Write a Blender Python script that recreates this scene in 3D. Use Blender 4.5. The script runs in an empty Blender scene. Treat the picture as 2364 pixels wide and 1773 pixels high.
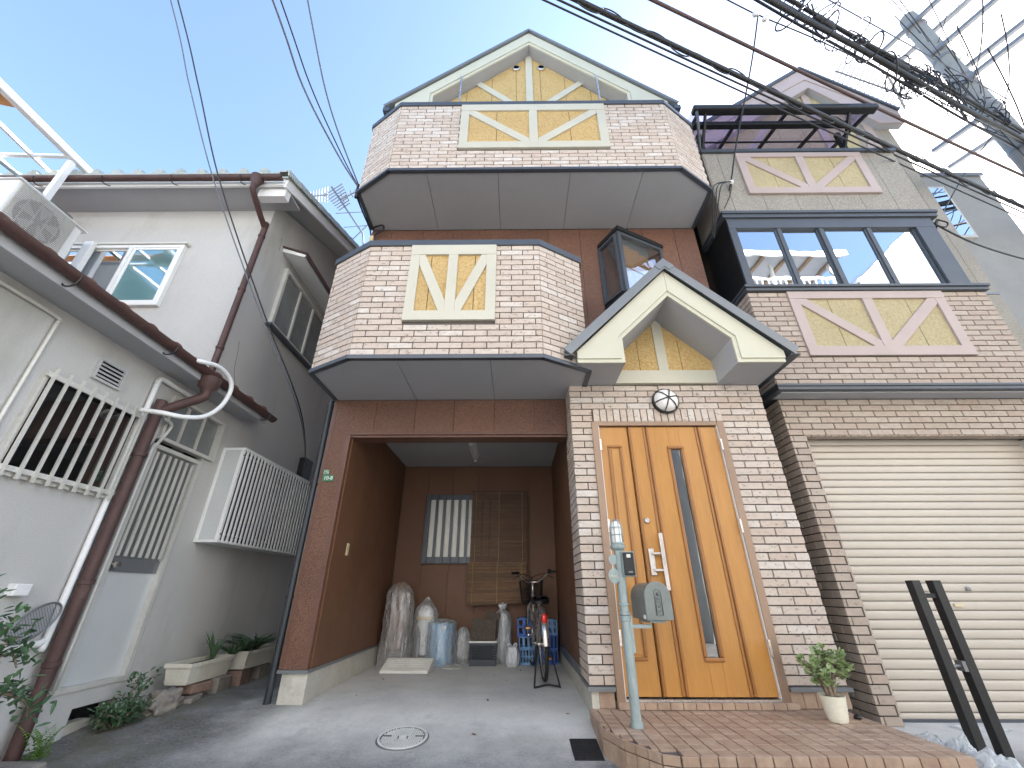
import bpy, bmesh, math, random
from math import radians, sin, cos, pi
from mathutils import Vector, Matrix, noise
random.seed(11)
scene = bpy.context.scene
COL = scene.collection

# ---------------------------------------------------------------- camera, sky, sun, exposure
H = 0.95
cd = bpy.data.cameras.new('camera'); cam = bpy.data.objects.new('camera', cd); COL.objects.link(cam)
cd.sensor_width = 36.0; cd.lens = 14.51; cd.clip_start = 0.05; cd.clip_end = 2000
cam.location = (0, 0, H); cam.rotation_euler = (radians(90 + 26.8), 0, radians(0.5))
scene.camera = cam
SUN_AZ, SUN_EL = radians(56), radians(35)
world = bpy.data.worlds.new('World'); scene.world = world; world.use_nodes = True
wn = world.node_tree; bg = wn.nodes['Background']
sky = wn.nodes.new('ShaderNodeTexSky'); sky.sky_type = 'NISHITA'; sky.sun_disc = False
sky.sun_elevation = SUN_EL; sky.sun_rotation = SUN_AZ
sky.air_density = 1.0; sky.dust_density = 0.9; sky.ozone_density = 1.1; sky.altitude = 10
wn.links.new(sky.outputs[0], bg.inputs[0]); bg.inputs[1].default_value = 0.11
sl = bpy.data.lights.new('sun', 'SUN'); sun = bpy.data.objects.new('sun', sl); COL.objects.link(sun)
sl.energy = 5.0; sl.angle = radians(0.55); sl.color = (1.0, 0.95, 0.885)
sd = Vector((cos(SUN_EL) * sin(SUN_AZ), cos(SUN_EL) * cos(SUN_AZ), sin(SUN_EL)))
sun.rotation_euler = sd.to_track_quat('Z', 'Y').to_euler(); sun.location = sd * 60
vs_ = scene.view_settings
vs_.view_transform = 'Standard'; vs_.look = 'None'; vs_.gamma = 1.0; vs_.exposure = 2.3; vs_.use_curve_mapping = False
scene.render.engine = 'CYCLES'
scene.cycles.max_bounces = 8; scene.cycles.transparent_max_bounces = 16; scene.cycles.diffuse_bounces = 5

# ---------------------------------------------------------------- object helpers
ORG = {}
def link(o): COL.objects.link(o); return o
def par(o, p):
    o.parent = p
    o.matrix_parent_inverse = Matrix.Translation(-ORG.get(p.name, Vector((0, 0, 0))))
    return o
def tag(o, label=None, cat=None, group=None, kind=None):
    if label: o['label'] = label
    if cat: o['category'] = cat
    if group: o['group'] = group
    if kind: o['kind'] = kind
    return o
def thing(name, loc, label, cat, group=None):
    o = bpy.data.objects.new(name, None); o.location = loc; o.empty_display_size = .1; link(o)
    ORG[o.name] = Vector(loc)
    return tag(o, label, cat, group)

class MB:
    def __init__(s, M=None): s.v = []; s.f = []; s.M = M
    def add(s, vs, fs):
        b = len(s.v)
        for p in vs:
            p = Vector(p)
            s.v.append(s.M @ p if s.M is not None else p)
        s.f += [tuple(b + i for i in f) for f in fs]; return s
    def box(s, x0, y0, z0, x1, y1, z1):
        if x0 > x1: x0, x1 = x1, x0
        if y0 > y1: y0, y1 = y1, y0
        if z0 > z1: z0, z1 = z1, z0
        return s.add([(x0,y0,z0),(x1,y0,z0),(x1,y1,z0),(x0,y1,z0),(x0,y0,z1),(x1,y0,z1),(x1,y1,z1),(x0,y1,z1)],
                     [(0,3,2,1),(4,5,6,7),(0,1,5,4),(1,2,6,5),(2,3,7,6),(3,0,4,7)])
    def obox(s, c, u, v, w):
        c, u, v, w = Vector(c), Vector(u), Vector(v), Vector(w)
        if u.cross(v).dot(w) < 0: u = -u
        return s.add([c-u-v-w, c+u-v-w, c+u+v-w, c-u+v-w, c-u-v+w, c+u-v+w, c+u+v+w, c-u+v+w],
                     [(0,3,2,1),(4,5,6,7),(0,1,5,4),(1,2,6,5),(2,3,7,6),(3,0,4,7)])
    def bar(s, a, b, wu, wv, up=(0,0,1)):
        a, b = Vector(a), Vector(b); d = (b-a); L = d.length; d.normalize(); up = Vector(up)
        if abs(d.dot(up)) > .98: up = Vector((1,0,0)) if abs(d.x) < .9 else Vector((0,1,0))
        u = d.cross(up).normalized(); v = u.cross(d)
        return s.obox((a+b)/2, d*L/2, u*wu/2, v*wv/2)
    def prism(s, pts, d):
        pts = [Vector(p) for p in pts]; d = Vector(d); n = len(pts)
        nn = Vector((0,0,0))
        for i in range(n): nn += pts[i].cross(pts[(i+1) % n])
        if nn.dot(d) > 0: pts = pts[::-1]
        return s.add(pts + [p+d for p in pts], [tuple(range(n)), tuple(range(2*n-1, n-1, -1))] +
                     [(i, n+i, n+(i+1) % n, (i+1) % n) for i in range(n)])
    def tube(s, pts, r, n=8, caps=True, closed=False):
        pts = [Vector(p) for p in pts]; m = len(pts); rr = r if hasattr(r, '__len__') else [r]*m
        ring = []; up = None; vs = []
        for i, p in enumerate(pts):
            if closed: d = pts[(i+1) % m] - pts[i-1]
            else: d = (pts[min(i+1, m-1)] - pts[max(i-1, 0)])
            if d.length < 1e-9: d = Vector((0,0,1))
            d.normalize()
            if up is None:
                up = Vector((0,0,1)) if abs(d.z) < .9 else Vector((1,0,0))
            u = d.cross(up)
            if u.length < 1e-6: u = d.cross(Vector((0,1,0)))
            u.normalize(); v = u.cross(d); up = v
            for k in range(n):
                a = 2*pi*k/n; vs.append(p + u*cos(a)*rr[i] + v*sin(a)*rr[i])
        fs = []
        for i in range(m if closed else m-1):
            j = (i+1) % m
            for k in range(n):
                fs.append((i*n+k, i*n+(k+1) % n, j*n+(k+1) % n, j*n+k))
        if caps and not closed: fs += [tuple(range(n-1, -1, -1)), tuple((m-1)*n+k for k in range(n))]
        return s.add(vs, fs)
    def lathe(s, prof, o=(0,0,0), n=24, ax=None, ux=None):
        o = Vector(o); ax = Vector(ax or (0,0,1)).normalized()
        u = Vector(ux) if ux else (Vector((1,0,0)) if abs(ax.x) < .9 else Vector((0,1,0)))
        u = (u - ax*u.dot(ax)).normalized(); v = ax.cross(u)
        vs = []; fs = []
        for r, h in prof:
            for k in range(n):
                a = 2*pi*k/n; vs.append(o + ax*h + (u*cos(a) + v*sin(a))*max(r, 1e-4))
        for i in range(len(prof)-1):
            for k in range(n): fs.append((i*n+k, i*n+(k+1) % n, (i+1)*n+(k+1) % n, (i+1)*n+k))
        return s.add(vs, fs)
    def grid(s, fn, nu, nv, closed_u=False):
        vs = [fn(i/(nu if closed_u else nu-1), j/(nv-1)) for j in range(nv) for i in range(nu)]
        fs = []
        for j in range(nv-1):
            for i in range(nu if closed_u else nu-1):
                k = (i+1) % nu
                fs.append((j*nu+i, j*nu+k, (j+1)*nu+k, (j+1)*nu+i))
        return s.add(vs, fs)
    def build(s, name, mat, parent=None, smooth=False, bevel=0, seg=2, angle=None):
        me = bpy.data.meshes.new(name); me.from_pydata([tuple(p) for p in s.v], [], s.f); me.update()
        if smooth:
            me.polygons.foreach_set('use_smooth', [True]*len(me.polygons))
            if angle: me.set_sharp_from_angle(angle=radians(angle))
        me.materials.append(mat)
        o = link(bpy.data.objects.new(name, me))
        if bevel:
            b = o.modifiers.new('bevel', 'BEVEL'); b.width = bevel; b.segments = seg; b.limit_method = 'ANGLE'; b.angle_limit = radians(40)
        if parent is not None: par(o, parent)
        return o
def bx(name, mat, parent, *b, bevel=0): return MB().box(*b).build(name, mat, parent, bevel=bevel)
def clipx(poly, lo, hi):
    def half(P, f):
        out = []
        for i in range(len(P)):
            a, b = P[i], P[(i+1) % len(P)]; fa, fb = f(a), f(b)
            if fa >= 0: out.append(a)
            if fa*fb < 0:
                t = fa/(fa-fb); out.append(tuple(a[k]+(b[k]-a[k])*t for k in range(len(a))))
        return out
    P = half(poly, lambda p: p[0]-lo)
    return half(P, lambda p: hi-p[0]) if P else []
def rnd(a, b): return random.uniform(a, b)
def catmull(P, n=8):
    P = [Vector(p) for p in P]; out = []
    for i in range(len(P)-1):
        p0, p1, p2, p3 = P[max(i-1,0)], P[i], P[i+1], P[min(i+2,len(P)-1)]
        for k in range(n):
            t = k/n
            out.append(.5*((2*p1)+(-p0+p2)*t+(2*p0-5*p1+4*p2-p3)*t*t+(-p0+3*p1-3*p2+p3)*t**3))
    return out+[P[-1]]

# ---------------------------------------------------------------- materials
class NB:
    def __init__(s, name):
        s.m = bpy.data.materials.new(name); s.m.use_nodes = True; s.t = s.m.node_tree
        s.b = s.t.nodes['Principled BSDF']; s.out = s.t.nodes['Material Output']
    def n(s, typ, props=None, **inp):
        nd = s.t.nodes.new('ShaderNode'+typ)
        for k, v in (props or {}).items(): setattr(nd, k, v)
        for k, v in inp.items():
            k = k.replace('_', ' ') if k.replace('_', ' ') in nd.inputs else k
            s.set(nd.inputs[int(k[1:])] if k[0] == 'i' and k[1:].isdigit() else nd.inputs[k], v)
        return nd
    def set(s, sock, v):
        if hasattr(v, 'outputs'): v = v.outputs[0]
        if isinstance(v, bpy.types.NodeSocket): s.t.links.new(v, sock)
        else: sock.default_value = v
    def pos(s, scale=(1,1,1)):
        g = s.n('NewGeometry')
        return s.n('Mapping', Vector=g.outputs['Position'], Scale=scale)
    def noise(s, vec, scale, detail=5, rough=.6):
        return s.n('TexNoise', Vector=vec, Scale=scale, Detail=detail, Roughness=rough).outputs['Fac']
    def math(s, op, a, b=0.0, clamp=False):
        return s.n('Math', {'operation': op, 'use_clamp': clamp}, i0=a, i1=b).outputs[0]
    def rng(s, v, a, b, c, d): return s.n('MapRange', Value=v, From_Min=a, From_Max=b, To_Min=c, To_Max=d).outputs[0]
    def mix(s, f, a, b, mode='MIX'):
        nd = s.n('MixRGB', {'blend_type': mode}); s.set(nd.inputs[0], f)
        for k, v in ((1, a), (2, b)):
            s.set(nd.inputs[k], (*v, 1) if isinstance(v, tuple) and len(v) == 3 else v)
        return nd.outputs[0]
    def bump(s, h, strength, dist=.01):
        nd = s.n('Bump', Strength=strength, Distance=dist, Height=h); s.set(s.b.inputs['Normal'], nd.outputs[0])
    def fin(s, col=None, rough=None, metal=None):
        if col is not None: s.set(s.b.inputs['Base Color'], (*col, 1) if isinstance(col, tuple) and len(col) == 3 else col)
        if rough is not None: s.set(s.b.inputs['Roughness'], rough)
        if metal is not None: s.set(s.b.inputs['Metallic'], metal)
        return s.m
    def prand(s):
        oi = s.n('ObjectInfo'); g = s.n('NewGeometry')
        return s.math('FRACT', s.math('ADD', oi.outputs['Random'], g.outputs['Random Per Island']))

def pmat(name, col, rough=.6, metal=0., var=.12, vs=2.2, fine=.07, fs=60., bump=0., bs=120., stretch=(1,1,1), rand=0.,
         dirt=None, spec=None, coat=0., bdist=.004, trl=0.):
    N = NB(name); p = N.pos(stretch)
    f = N.math('MULTIPLY', N.rng(N.noise(p, vs), .25, .75, 1-var, 1+var), N.rng(N.noise(p, fs, 3), .25, .75, 1-fine, 1+fine))
    if rand: f = N.math('MULTIPLY', f, N.rng(N.prand(), 0, 1, 1-rand, 1+rand))
    c = N.n('VectorMath', {'operation': 'SCALE'}, i0=col, Scale=f).outputs[0]
    if dirt:
        dc, amt, ds, lo = dirt[:4]; st = dirt[4] if len(dirt) > 4 else (1,1,1)
        k = N.rng(N.noise(N.pos(st), ds, 7, .65), lo, lo+.22, 0, amt)
        c = N.mix(k, c, dc)
    N.set(N.b.inputs['Roughness'], N.rng(N.noise(p, vs*3), .2, .8, max(.02, rough-.08), min(1, rough+.08)))
    if bump: N.bump(N.noise(N.pos(), bs, 4), bump, bdist)
    if spec is not None: N.b.inputs['Specular IOR Level'].default_value = spec
    if coat: N.b.inputs['Coat Weight'].default_value = coat; N.b.inputs['Coat Roughness'].default_value = .1
    N.fin(c, None, metal)
    return N.m

def tile_mat(name, cols, speck, amt=.6):
    N = NB(name); r = N.prand()
    ramp = N.n('ValToRGB'); ramp.color_ramp.interpolation = 'LINEAR'; N.set(ramp.inputs[0], r)
    e = ramp.color_ramp.elements
    while len(e) < len(cols): e.new(.5)
    for i, c in enumerate(cols): e[i].position = i/(len(cols)-1); e[i].color = (*c, 1)
    off = N.n('VectorMath', {'operation': 'ADD'}, i0=N.pos((1,1,1.7)).outputs[0], i1=N.n('CombineXYZ', X=N.math('MULTIPLY', r, 37.), Z=N.math('MULTIPLY', r, 91.)).outputs[0]).outputs[0]
    c = N.mix(N.rng(N.noise(off, 16, 6), .3, .7, 0, .5), ramp.outputs[0], tuple(x*.78 for x in cols[1]))
    k = N.math('MULTIPLY', N.rng(N.noise(off, 30, 4, .7), .565, .66, 0, 1), N.rng(N.noise(off, 8, 3), .36, .56, 0, amt))
    c = N.mix(k, c, speck)
    N.bump(N.noise(off, 55, 6, .7), .5, .006)
    return N.fin(c, .72)

def ochre_mat(name, base, light, dark):
    N = NB(name); p = N.pos()
    v = N.n('TexVoronoi', {'feature': 'SMOOTH_F1'}, Vector=N.n('VectorMath', {'operation': 'ADD'}, i0=p.outputs[0], i1=N.n('VectorMath', {'operation': 'SCALE'}, i0=N.n('TexNoise', Vector=p, Scale=22.).outputs['Color'], Scale=.05).outputs[0]).outputs[0], Scale=46.)
    n2 = N.noise(p, 95, 3)
    c = N.mix(N.rng(v.outputs['Distance'], .15, .75, 0, 1), light, base)
    c = N.mix(N.rng(n2, .52, .68, 0, .55), c, dark)
    c = N.mix(N.rng(N.noise(p, 2.3, 5), .4, .75, 0, .3), c, tuple(x*.75 for x in base))
    N.bump(N.math('ADD', v.outputs['Distance'], n2), .7, .008)
    return N.fin(c, .75)

def wood_mat(name, a, b, rough=.35):
    N = NB(name)
    p = N.n('Mapping', Vector=N.n('NewGeometry').outputs['Position'], Scale=(1, 1, .06))
    w = N.noise(p, 95, 6, .7); w2 = N.noise(N.n('Mapping', Vector=N.n('NewGeometry').outputs['Position'], Scale=(1, 1, .12)), 14, 5)
    c = N.mix(N.rng(w, .3, .72, 0, 1), a, b); c = N.mix(N.rng(w2, .35, .7, 0, .45), c, tuple(x*.8 for x in b))
    N.bump(w, .12, .002); N.b.inputs['Coat Weight'].default_value = .12
    return N.fin(c, rough)

def glass_mat(name, dark, refl, rough=.015, tint=(1,1,1)):
    N = NB(name); g = N.n('BsdfGlossy', Color=(*tint, 1), Roughness=rough); d = N.n('BsdfDiffuse', Color=(*dark, 1))
    lw = N.n('LayerWeight', Blend=.35)
    f = N.rng(lw.outputs['Fresnel'], 0, 1, refl, 1.0)
    N.bump(N.noise(N.pos(), 1.6, 2), .035, .05)
    N.t.links.new(N.b.inputs['Normal'].links[0].from_socket, g.inputs['Normal'])
    m = N.n('MixShader', i0=f, i1=d, i2=g); N.t.links.new(m.outputs[0], N.out.inputs[0]); return N.m

def film_mat(name, col, dens=.35, rough=.18, gloss=.42):
    N = NB(name); p = N.pos()
    tr = N.n('BsdfTransparent', Color=(.96,.97,.98,1)); gl = N.n('BsdfGlossy', Color=(.95,.97,1,1), Roughness=rough); df = N.n('BsdfDiffuse', Color=(*col, 1)); tl = N.n('BsdfTranslucent', Color=(*col, 1))
    bp = N.n('Bump', Strength=.8, Distance=.015, Height=N.noise(N.pos((1,1,.5)), 26, 5, .65)).outputs[0]
    for q in (gl, df): N.t.links.new(bp, q.inputs['Normal'])
    a = N.n('MixShader', i0=.4, i1=df, i2=tl); a = N.n('MixShader', i0=gloss, i1=a, i2=gl)
    lw = N.n('LayerWeight', Blend=.3)
    f = N.math('ADD', N.rng(N.noise(N.pos((1,1,.35)), 30, 5), .3, .72, dens*.6, dens*1.45), N.math('MULTIPLY', lw.outputs['Facing'], .45), True)
    m = N.n('MixShader', i0=f, i1=tr, i2=a); N.t.links.new(m.outputs[0], N.out.inputs[0]); return N.m

def leaf_mat(name, a, b, rough=.4):
    N = NB(name); r = N.prand(); c = N.mix(r, a, b)
    c = N.mix(N.rng(N.noise(N.pos(), 45, 3), .4, .7, 0, .3), c, tuple(x*.6 for x in a))
    N.fin(c, rough); tl = N.n('BsdfTranslucent', Color=c)
    m = N.n('MixShader', i0=.22, i1=N.b, i2=tl); N.t.links.new(m.outputs[0], N.out.inputs[0]); return N.m

MT = {}
MT['tile'] = tile_mat('brick_tile', [(.65,.595,.54),(.57,.47,.39),(.52,.415,.345),(.67,.615,.56),(.55,.45,.375),(.62,.54,.465),(.51,.425,.36),(.585,.485,.41)], (.13,.095,.075), .85)
MT['tile2'] = tile_mat('brown_tile', [(.47,.40,.335),(.42,.34,.275),(.43,.335,.275),(.49,.415,.345),(.39,.32,.26)], (.14,.1,.08), .5)
MT['mortar'] = pmat('dark_mortar', (.10,.085,.078), .9, bump=.4)
MT['mortar2'] = pmat('brown_mortar', (.085,.07,.06), .9, bump=.4)
MT['cream'] = pmat('cream_paint', (.52,.495,.40), .5, var=.05, fine=.03, bump=.12, bs=90, dirt=((.45,.43,.38), .45, 5., .6, (1,1,.5)))
MT['cream_clean'] = pmat('cream_board', (.54,.52,.41), .45, var=.04, fine=.02, bump=.05)
MT['pinktrim'] = pmat('pink_paint', (.43,.345,.315), .5, var=.06, fine=.03, bump=.1, dirt=((.35,.3,.28), .4, 5., .62))
MT['ochre'] = ochre_mat('ochre_stucco', (.47,.30,.098), (.60,.44,.21), (.34,.205,.062))
MT['ochre2'] = ochre_mat('straw_stucco', (.40,.325,.17), (.49,.42,.26), (.30,.24,.125))
MT['brown'] = pmat('brown_siding', (.145,.070,.045), .62, var=.16, vs=1.6, fine=.75, fs=110, bump=.35, bs=150, rand=.06)
MT['brown_in'] = pmat('brown_siding_inside', (.150,.070,.036), .6, var=.14, vs=1.5, fine=.3, fs=130, bump=.3, bs=150, rand=.05)
MT['browntrim'] = pmat('brown_trim', (.13,.06,.04), .5, fine=.2)
MT['soffit'] = pmat('soffit_board', (.375,.38,.395), .7, var=.05, fine=.10, fs=160, bump=.25, bs=220)
MT['metal'] = pmat('slate_metal', (.075,.085,.10), .38, .2, var=.08, fine=.03)
MT['pipe'] = pmat('dark_slate_pipe', (.030,.036,.043), .4, .1)
MT['roofgrey'] = pmat('grey_roof_metal', (.19,.20,.21), .4, .3, var=.06, fine=.03)
MT['black'] = pmat('black_metal', (.014,.015,.017), .42, .2, var=.1)
MT['blackiron'] = pmat('black_iron', (.016,.016,.016), .55, .0, var=.25, fine=.4, fs=90, bump=.15, dirt=((.07,.06,.05), .5, 30, .62))
MT['conc'] = pmat('cast_concrete', (.50,.48,.42), .85, var=.14, vs=4, fine=.1, bump=.25, bs=60, dirt=((.20,.19,.15), .7, 3.2, .56))
MT['wood'] = wood_mat('door_wood', (.55,.265,.062), (.44,.20,.045))
MT['woodmold'] = wood_mat('door_moulding', (.40,.17,.042), (.28,.11,.024))
MT['bronze'] = pmat('bronze_frame', (.30,.205,.145), .35, .35, var=.05)
MT['steel'] = pmat('brushed_steel', (.62,.58,.55), .28, .9, var=.04)
MT['white'] = pmat('white_paint', (.76,.77,.765), .45, var=.05, dirt=((.5,.48,.42), .35, 8, .62))
MT['alu'] = pmat('aluminium', (.62,.63,.63), .4, .5, var=.06)
MT['agedalu'] = pmat('aged_white_aluminium', (.60,.59,.55), .5, .2, var=.1, dirt=((.3,.28,.22), .5, 14, .58))
MT['stucco'] = pmat('grey_white_stucco', (.485,.48,.465), .85, var=.07, vs=.9, fine=.07, fs=90, bump=.55, bs=75, dirt=((.30,.295,.25), .6, 1.3, .53, (1.2,1.2,.4)))
MT['stucco_dk'] = pmat('grey_stucco', (.46,.47,.47), .85, var=.08, vs=.9, fine=.07, fs=90, bump=.5, bs=75)
MT['gutter'] = pmat('maroon_gutter', (.072,.036,.032), .6, .0, var=.25, vs=5, fine=.15, dirt=((.25,.18,.15), .5, 9, .6))
MT['rtile'] = pmat('green_grey_roof_tile', (.36,.39,.35), .5, var=.18, vs=4, fine=.12, dirt=((.18,.18,.15), .6, 12, .58))
MT['rtile_red'] = pmat('red_roof_tile', (.15,.072,.058), .5, var=.22, vs=4, fine=.15, dirt=((.1,.08,.07), .6, 12, .56))
MT['refl'] = glass_mat('reflective_glass', (.02,.025,.03), .66, .012, (.93,.96,1.0))
MT['glass'] = glass_mat('dark_glass', (.03,.032,.035), .22)
MT['darkglass'] = glass_mat('unlit_glass', (.012,.013,.014), .05)
MT['teal'] = glass_mat('teal_film_glass', (.06,.21,.24), .25, .03)
MT['frost'] = pmat('frosted_glass', (.55,.57,.57), .18, var=.06, fine=.02, spec=.6)
MT['frostdk'] = pmat('grey_frosted_glass', (.20,.215,.215), .22, var=.25, vs=3, fine=.05, spec=.6)
MT['curtain'] = pmat('light_painted_frosted_glass', (.80,.78,.70), .25, var=.06, vs=1.5, fine=.02, spec=.6)  # frosted panes: their brightness is put into the colour, no curtain behind
MT['strip'] = glass_mat('door_glass', (.025,.028,.03), .24, .02)
N_ = NB('clear_window_glass'); t_ = N_.n('BsdfTransparent', Color=(.9,.92,.93,1)); g_ = N_.n('BsdfGlossy', Color=(1,1,1,1), Roughness=.01)
x_ = N_.n('MixShader', i0=.22, i1=t_, i2=g_); N_.t.links.new(x_.outputs[0], N_.out.inputs[0]); MT['clear'] = N_.m
MT['orangewood'] = wood_mat('orange_blind', (.62,.36,.16), (.42,.20,.07), .6)
MT['lace'] = pmat('white_lace_curtain', (.74,.74,.80), .8, var=.08, vs=20, stretch=(1,1,.1), fine=.1)
MT['lamp'] = pmat('opal_lamp_glass', (.82,.81,.79), .2, var=.03, spec=.6)
MT['greenpost'] = pmat('verdigris_post', (.30,.36,.355), .5, .15, var=.2, vs=6, fine=.15, fs=40, stretch=(1,1,.3), dirt=((.5,.53,.52), .5, 16, .55, (1,1,.25)))
MT['mailbox'] = pmat('mailbox_grey', (.20,.225,.215), .42, .3, var=.16, vs=7, dirt=((.28,.31,.30), .5, 12, .6))
MT['vinyl'] = pmat('black_vinyl', (.012,.012,.013), .35)
MT['rubber'] = pmat('tyre_rubber', (.018,.018,.018), .75, bump=.2)
MT['red'] = pmat('red_reflector', (.75,.03,.02), .15, spec=.8)
MT['amber'] = pmat('amber_reflector', (.85,.32,.05), .2, spec=.8)
MT['crateblue'] = pmat('blue_crate', (.035,.12,.42), .45, var=.15, dirt=((.25,.28,.35), .4, 10, .6))
MT['cratelight'] = pmat('pale_blue_crate', (.15,.32,.58), .45, var=.12, dirt=((.3,.33,.38), .4, 10, .6))
MT['cratedark'] = pmat('slate_basket_plastic', (.035,.045,.06), .4)
MT['binblue'] = pmat('sky_blue_bin', (.30,.53,.76), .4, var=.05)
MT['rattan'] = pmat('rattan_weave', (.075,.055,.04), .7, var=.3, vs=30, fine=.5, fs=45, bump=.8, bs=45)
MT['film'] = film_mat('clear_plastic', (.90,.90,.89), .34, .16, .38)
MT['film2'] = film_mat('grey_plastic_bag', (.74,.75,.77), .60, .25, .22)
MT['bagwhite'] = film_mat('white_plastic_bag', (.84,.86,.88), 1.0, .3, .15)
MT['heap'] = film_mat('clear_plastic_heap', (.88,.90,.89), .50, .3, .14)
MT['fabric'] = pmat('folded_brown_fabric', (.24,.17,.13), .8, var=.3, vs=8, fine=.3, bump=.4, bs=20)
MT['yellowcard'] = pmat('yellow_card', (.55,.40,.16), .7, var=.15)
MT['bamboo'] = pmat('reed_blind', (.14,.074,.033), .65, var=.3, vs=9, fine=.4, fs=110, stretch=(.12,1,1), rand=.35)
MT['bamboo_dk'] = pmat('dark_reed_blind', (.10,.052,.027), .65, var=.3, vs=9, fine=.4, fs=110, stretch=(.12,1,1), rand=.35)
MT['board'] = pmat('weathered_board', (.24,.16,.10), .8, var=.25, stretch=(1,1,.2), fine=.2)
MT['rampw'] = pmat('white_ramp_plastic', (.66,.65,.60), .55, var=.08, dirt=((.38,.36,.32), .5, 9, .56))
MT['pot'] = pmat('ivory_pot', (.72,.70,.58), .4, var=.04)
MT['soil'] = pmat('soil', (.05,.036,.026), .95, var=.3, vs=30, fine=.4, bump=.8, bs=60)
MT['bark'] = pmat('bark', (.22,.17,.125), .9, var=.3, vs=20, fine=.3, bump=.8, bs=50)
MT['jade'] = leaf_mat('jade_leaf', (.27,.38,.15), (.42,.52,.26), .35)
MT['leaf'] = leaf_mat('shrub_leaf', (.055,.125,.06), (.13,.22,.11), .38)
MT['leaf2'] = leaf_mat('strap_leaf', (.05,.11,.045), (.13,.20,.11), .45)
MT['fern'] = leaf_mat('fern_leaf', (.13,.27,.045), (.22,.38,.08), .5)
MT['deadleaf'] = pmat('dead_leaf', (.20,.075,.035), .8, var=.2, rand=.3)
MT['planter'] = pmat('ivory_planter', (.60,.58,.50), .55, var=.08, dirt=((.28,.26,.13), .8, 4, .5, (1,1,.4)))
MT['stone'] = pmat('old_stone', (.22,.20,.175), .9, var=.28, vs=9, fine=.2, bump=.9, bs=30)
MT['brickred'] = pmat('old_brick', (.23,.15,.12), .9, var=.25, vs=9, fine=.2, bump=.5, bs=50)
MT['insul'] = pmat('porcelain', (.70,.68,.66), .25, var=.05)
MT['polec'] = pmat('pole_concrete', (.24,.238,.232), .8, var=.14, vs=3, fine=.08, bump=.3, bs=40, dirt=((.25,.24,.23), .5, 3, .58))
MT['galv'] = pmat('galvanised_steel', (.22,.225,.235), .45, .6, var=.1)
MT['wire'] = pmat('black_cable', (.012,.012,.014), .5, var=.1)
MT['wirebrown'] = pmat('brown_cable', (.085,.05,.045), .55, var=.1)
MT['wiregrey'] = pmat('grey_wire', (.11,.12,.15), .5, var=.1)
MT['shutter'] = pmat('beige_shutter', (.50,.445,.375), .42, .1, var=.04, vs=1.2, fine=.02, dirt=((.45,.40,.33), .35, 2.2, .58, (.4,1,2)))
MT['sidewall'] = pmat('speckled_grey_siding', (.29,.265,.225), .75, var=.08, fine=.5, fs=75, bump=.5, bs=80)
MT['sidewall2'] = pmat('grey_panel', (.30,.30,.29), .75, var=.08, fine=.3, fs=75, bump=.3, bs=80)
MT['green'] = pmat('green_enamel', (.05,.20,.10), .35, var=.05)
MT['letter'] = pmat('white_lettering', (.85,.87,.85), .5, var=.02)
MT['gold'] = pmat('ivory_lettering', (.75,.68,.52), .4, var=.02)
MT['ivory'] = pmat('ivory_plastic', (.62,.53,.33), .4, var=.04)
MT['grateb'] = pmat('black_grate', (.022,.023,.026), .55, var=.2, fine=.2)
MT['manhole'] = pmat('painted_manhole', (.64,.64,.62), .6, var=.12, vs=14, dirt=((.3,.29,.27), .6, 18, .56))
MT['manhole_bed'] = pmat('manhole_recess', (.13,.13,.125), .85, var=.2)
MT['wrattan'] = pmat('orange_sheet', (.62,.30,.10), .6, var=.15)
N_ = NB('purple_polycarbonate'); t_ = N_.n('BsdfTransparent', Color=(.88,.84,.96,1)); g_ = N_.n('BsdfGlossy', Color=(.8,.8,1,1), Roughness=.1); d_ = N_.n('BsdfDiffuse', Color=(.35,.28,.55,1))
x_ = N_.n('MixShader', i0=.35, i1=d_, i2=g_); x_ = N_.n('MixShader', i0=.20, i1=t_, i2=x_); N_.t.links.new(x_.outputs[0], N_.out.inputs[0]); MT['purple'] = N_.m
def porch_mat(name):
    N = NB(name); r = N.prand(); p = N.pos()
    c = N.mix(r, (.36,.245,.17), (.44,.32,.235))
    c = N.mix(N.rng(N.noise(p, 9, 4), .42, .66, 0, .6), c, (.24,.15,.115))
    c = N.mix(N.rng(N.noise(p, 60, 3), .4, .7, 0, .25), c, (.5,.37,.26))
    N.bump(N.noise(p, 90, 3), .2, .002)
    return N.fin(c, .5)
MT['porch'] = porch_mat('porch_tile')
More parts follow.
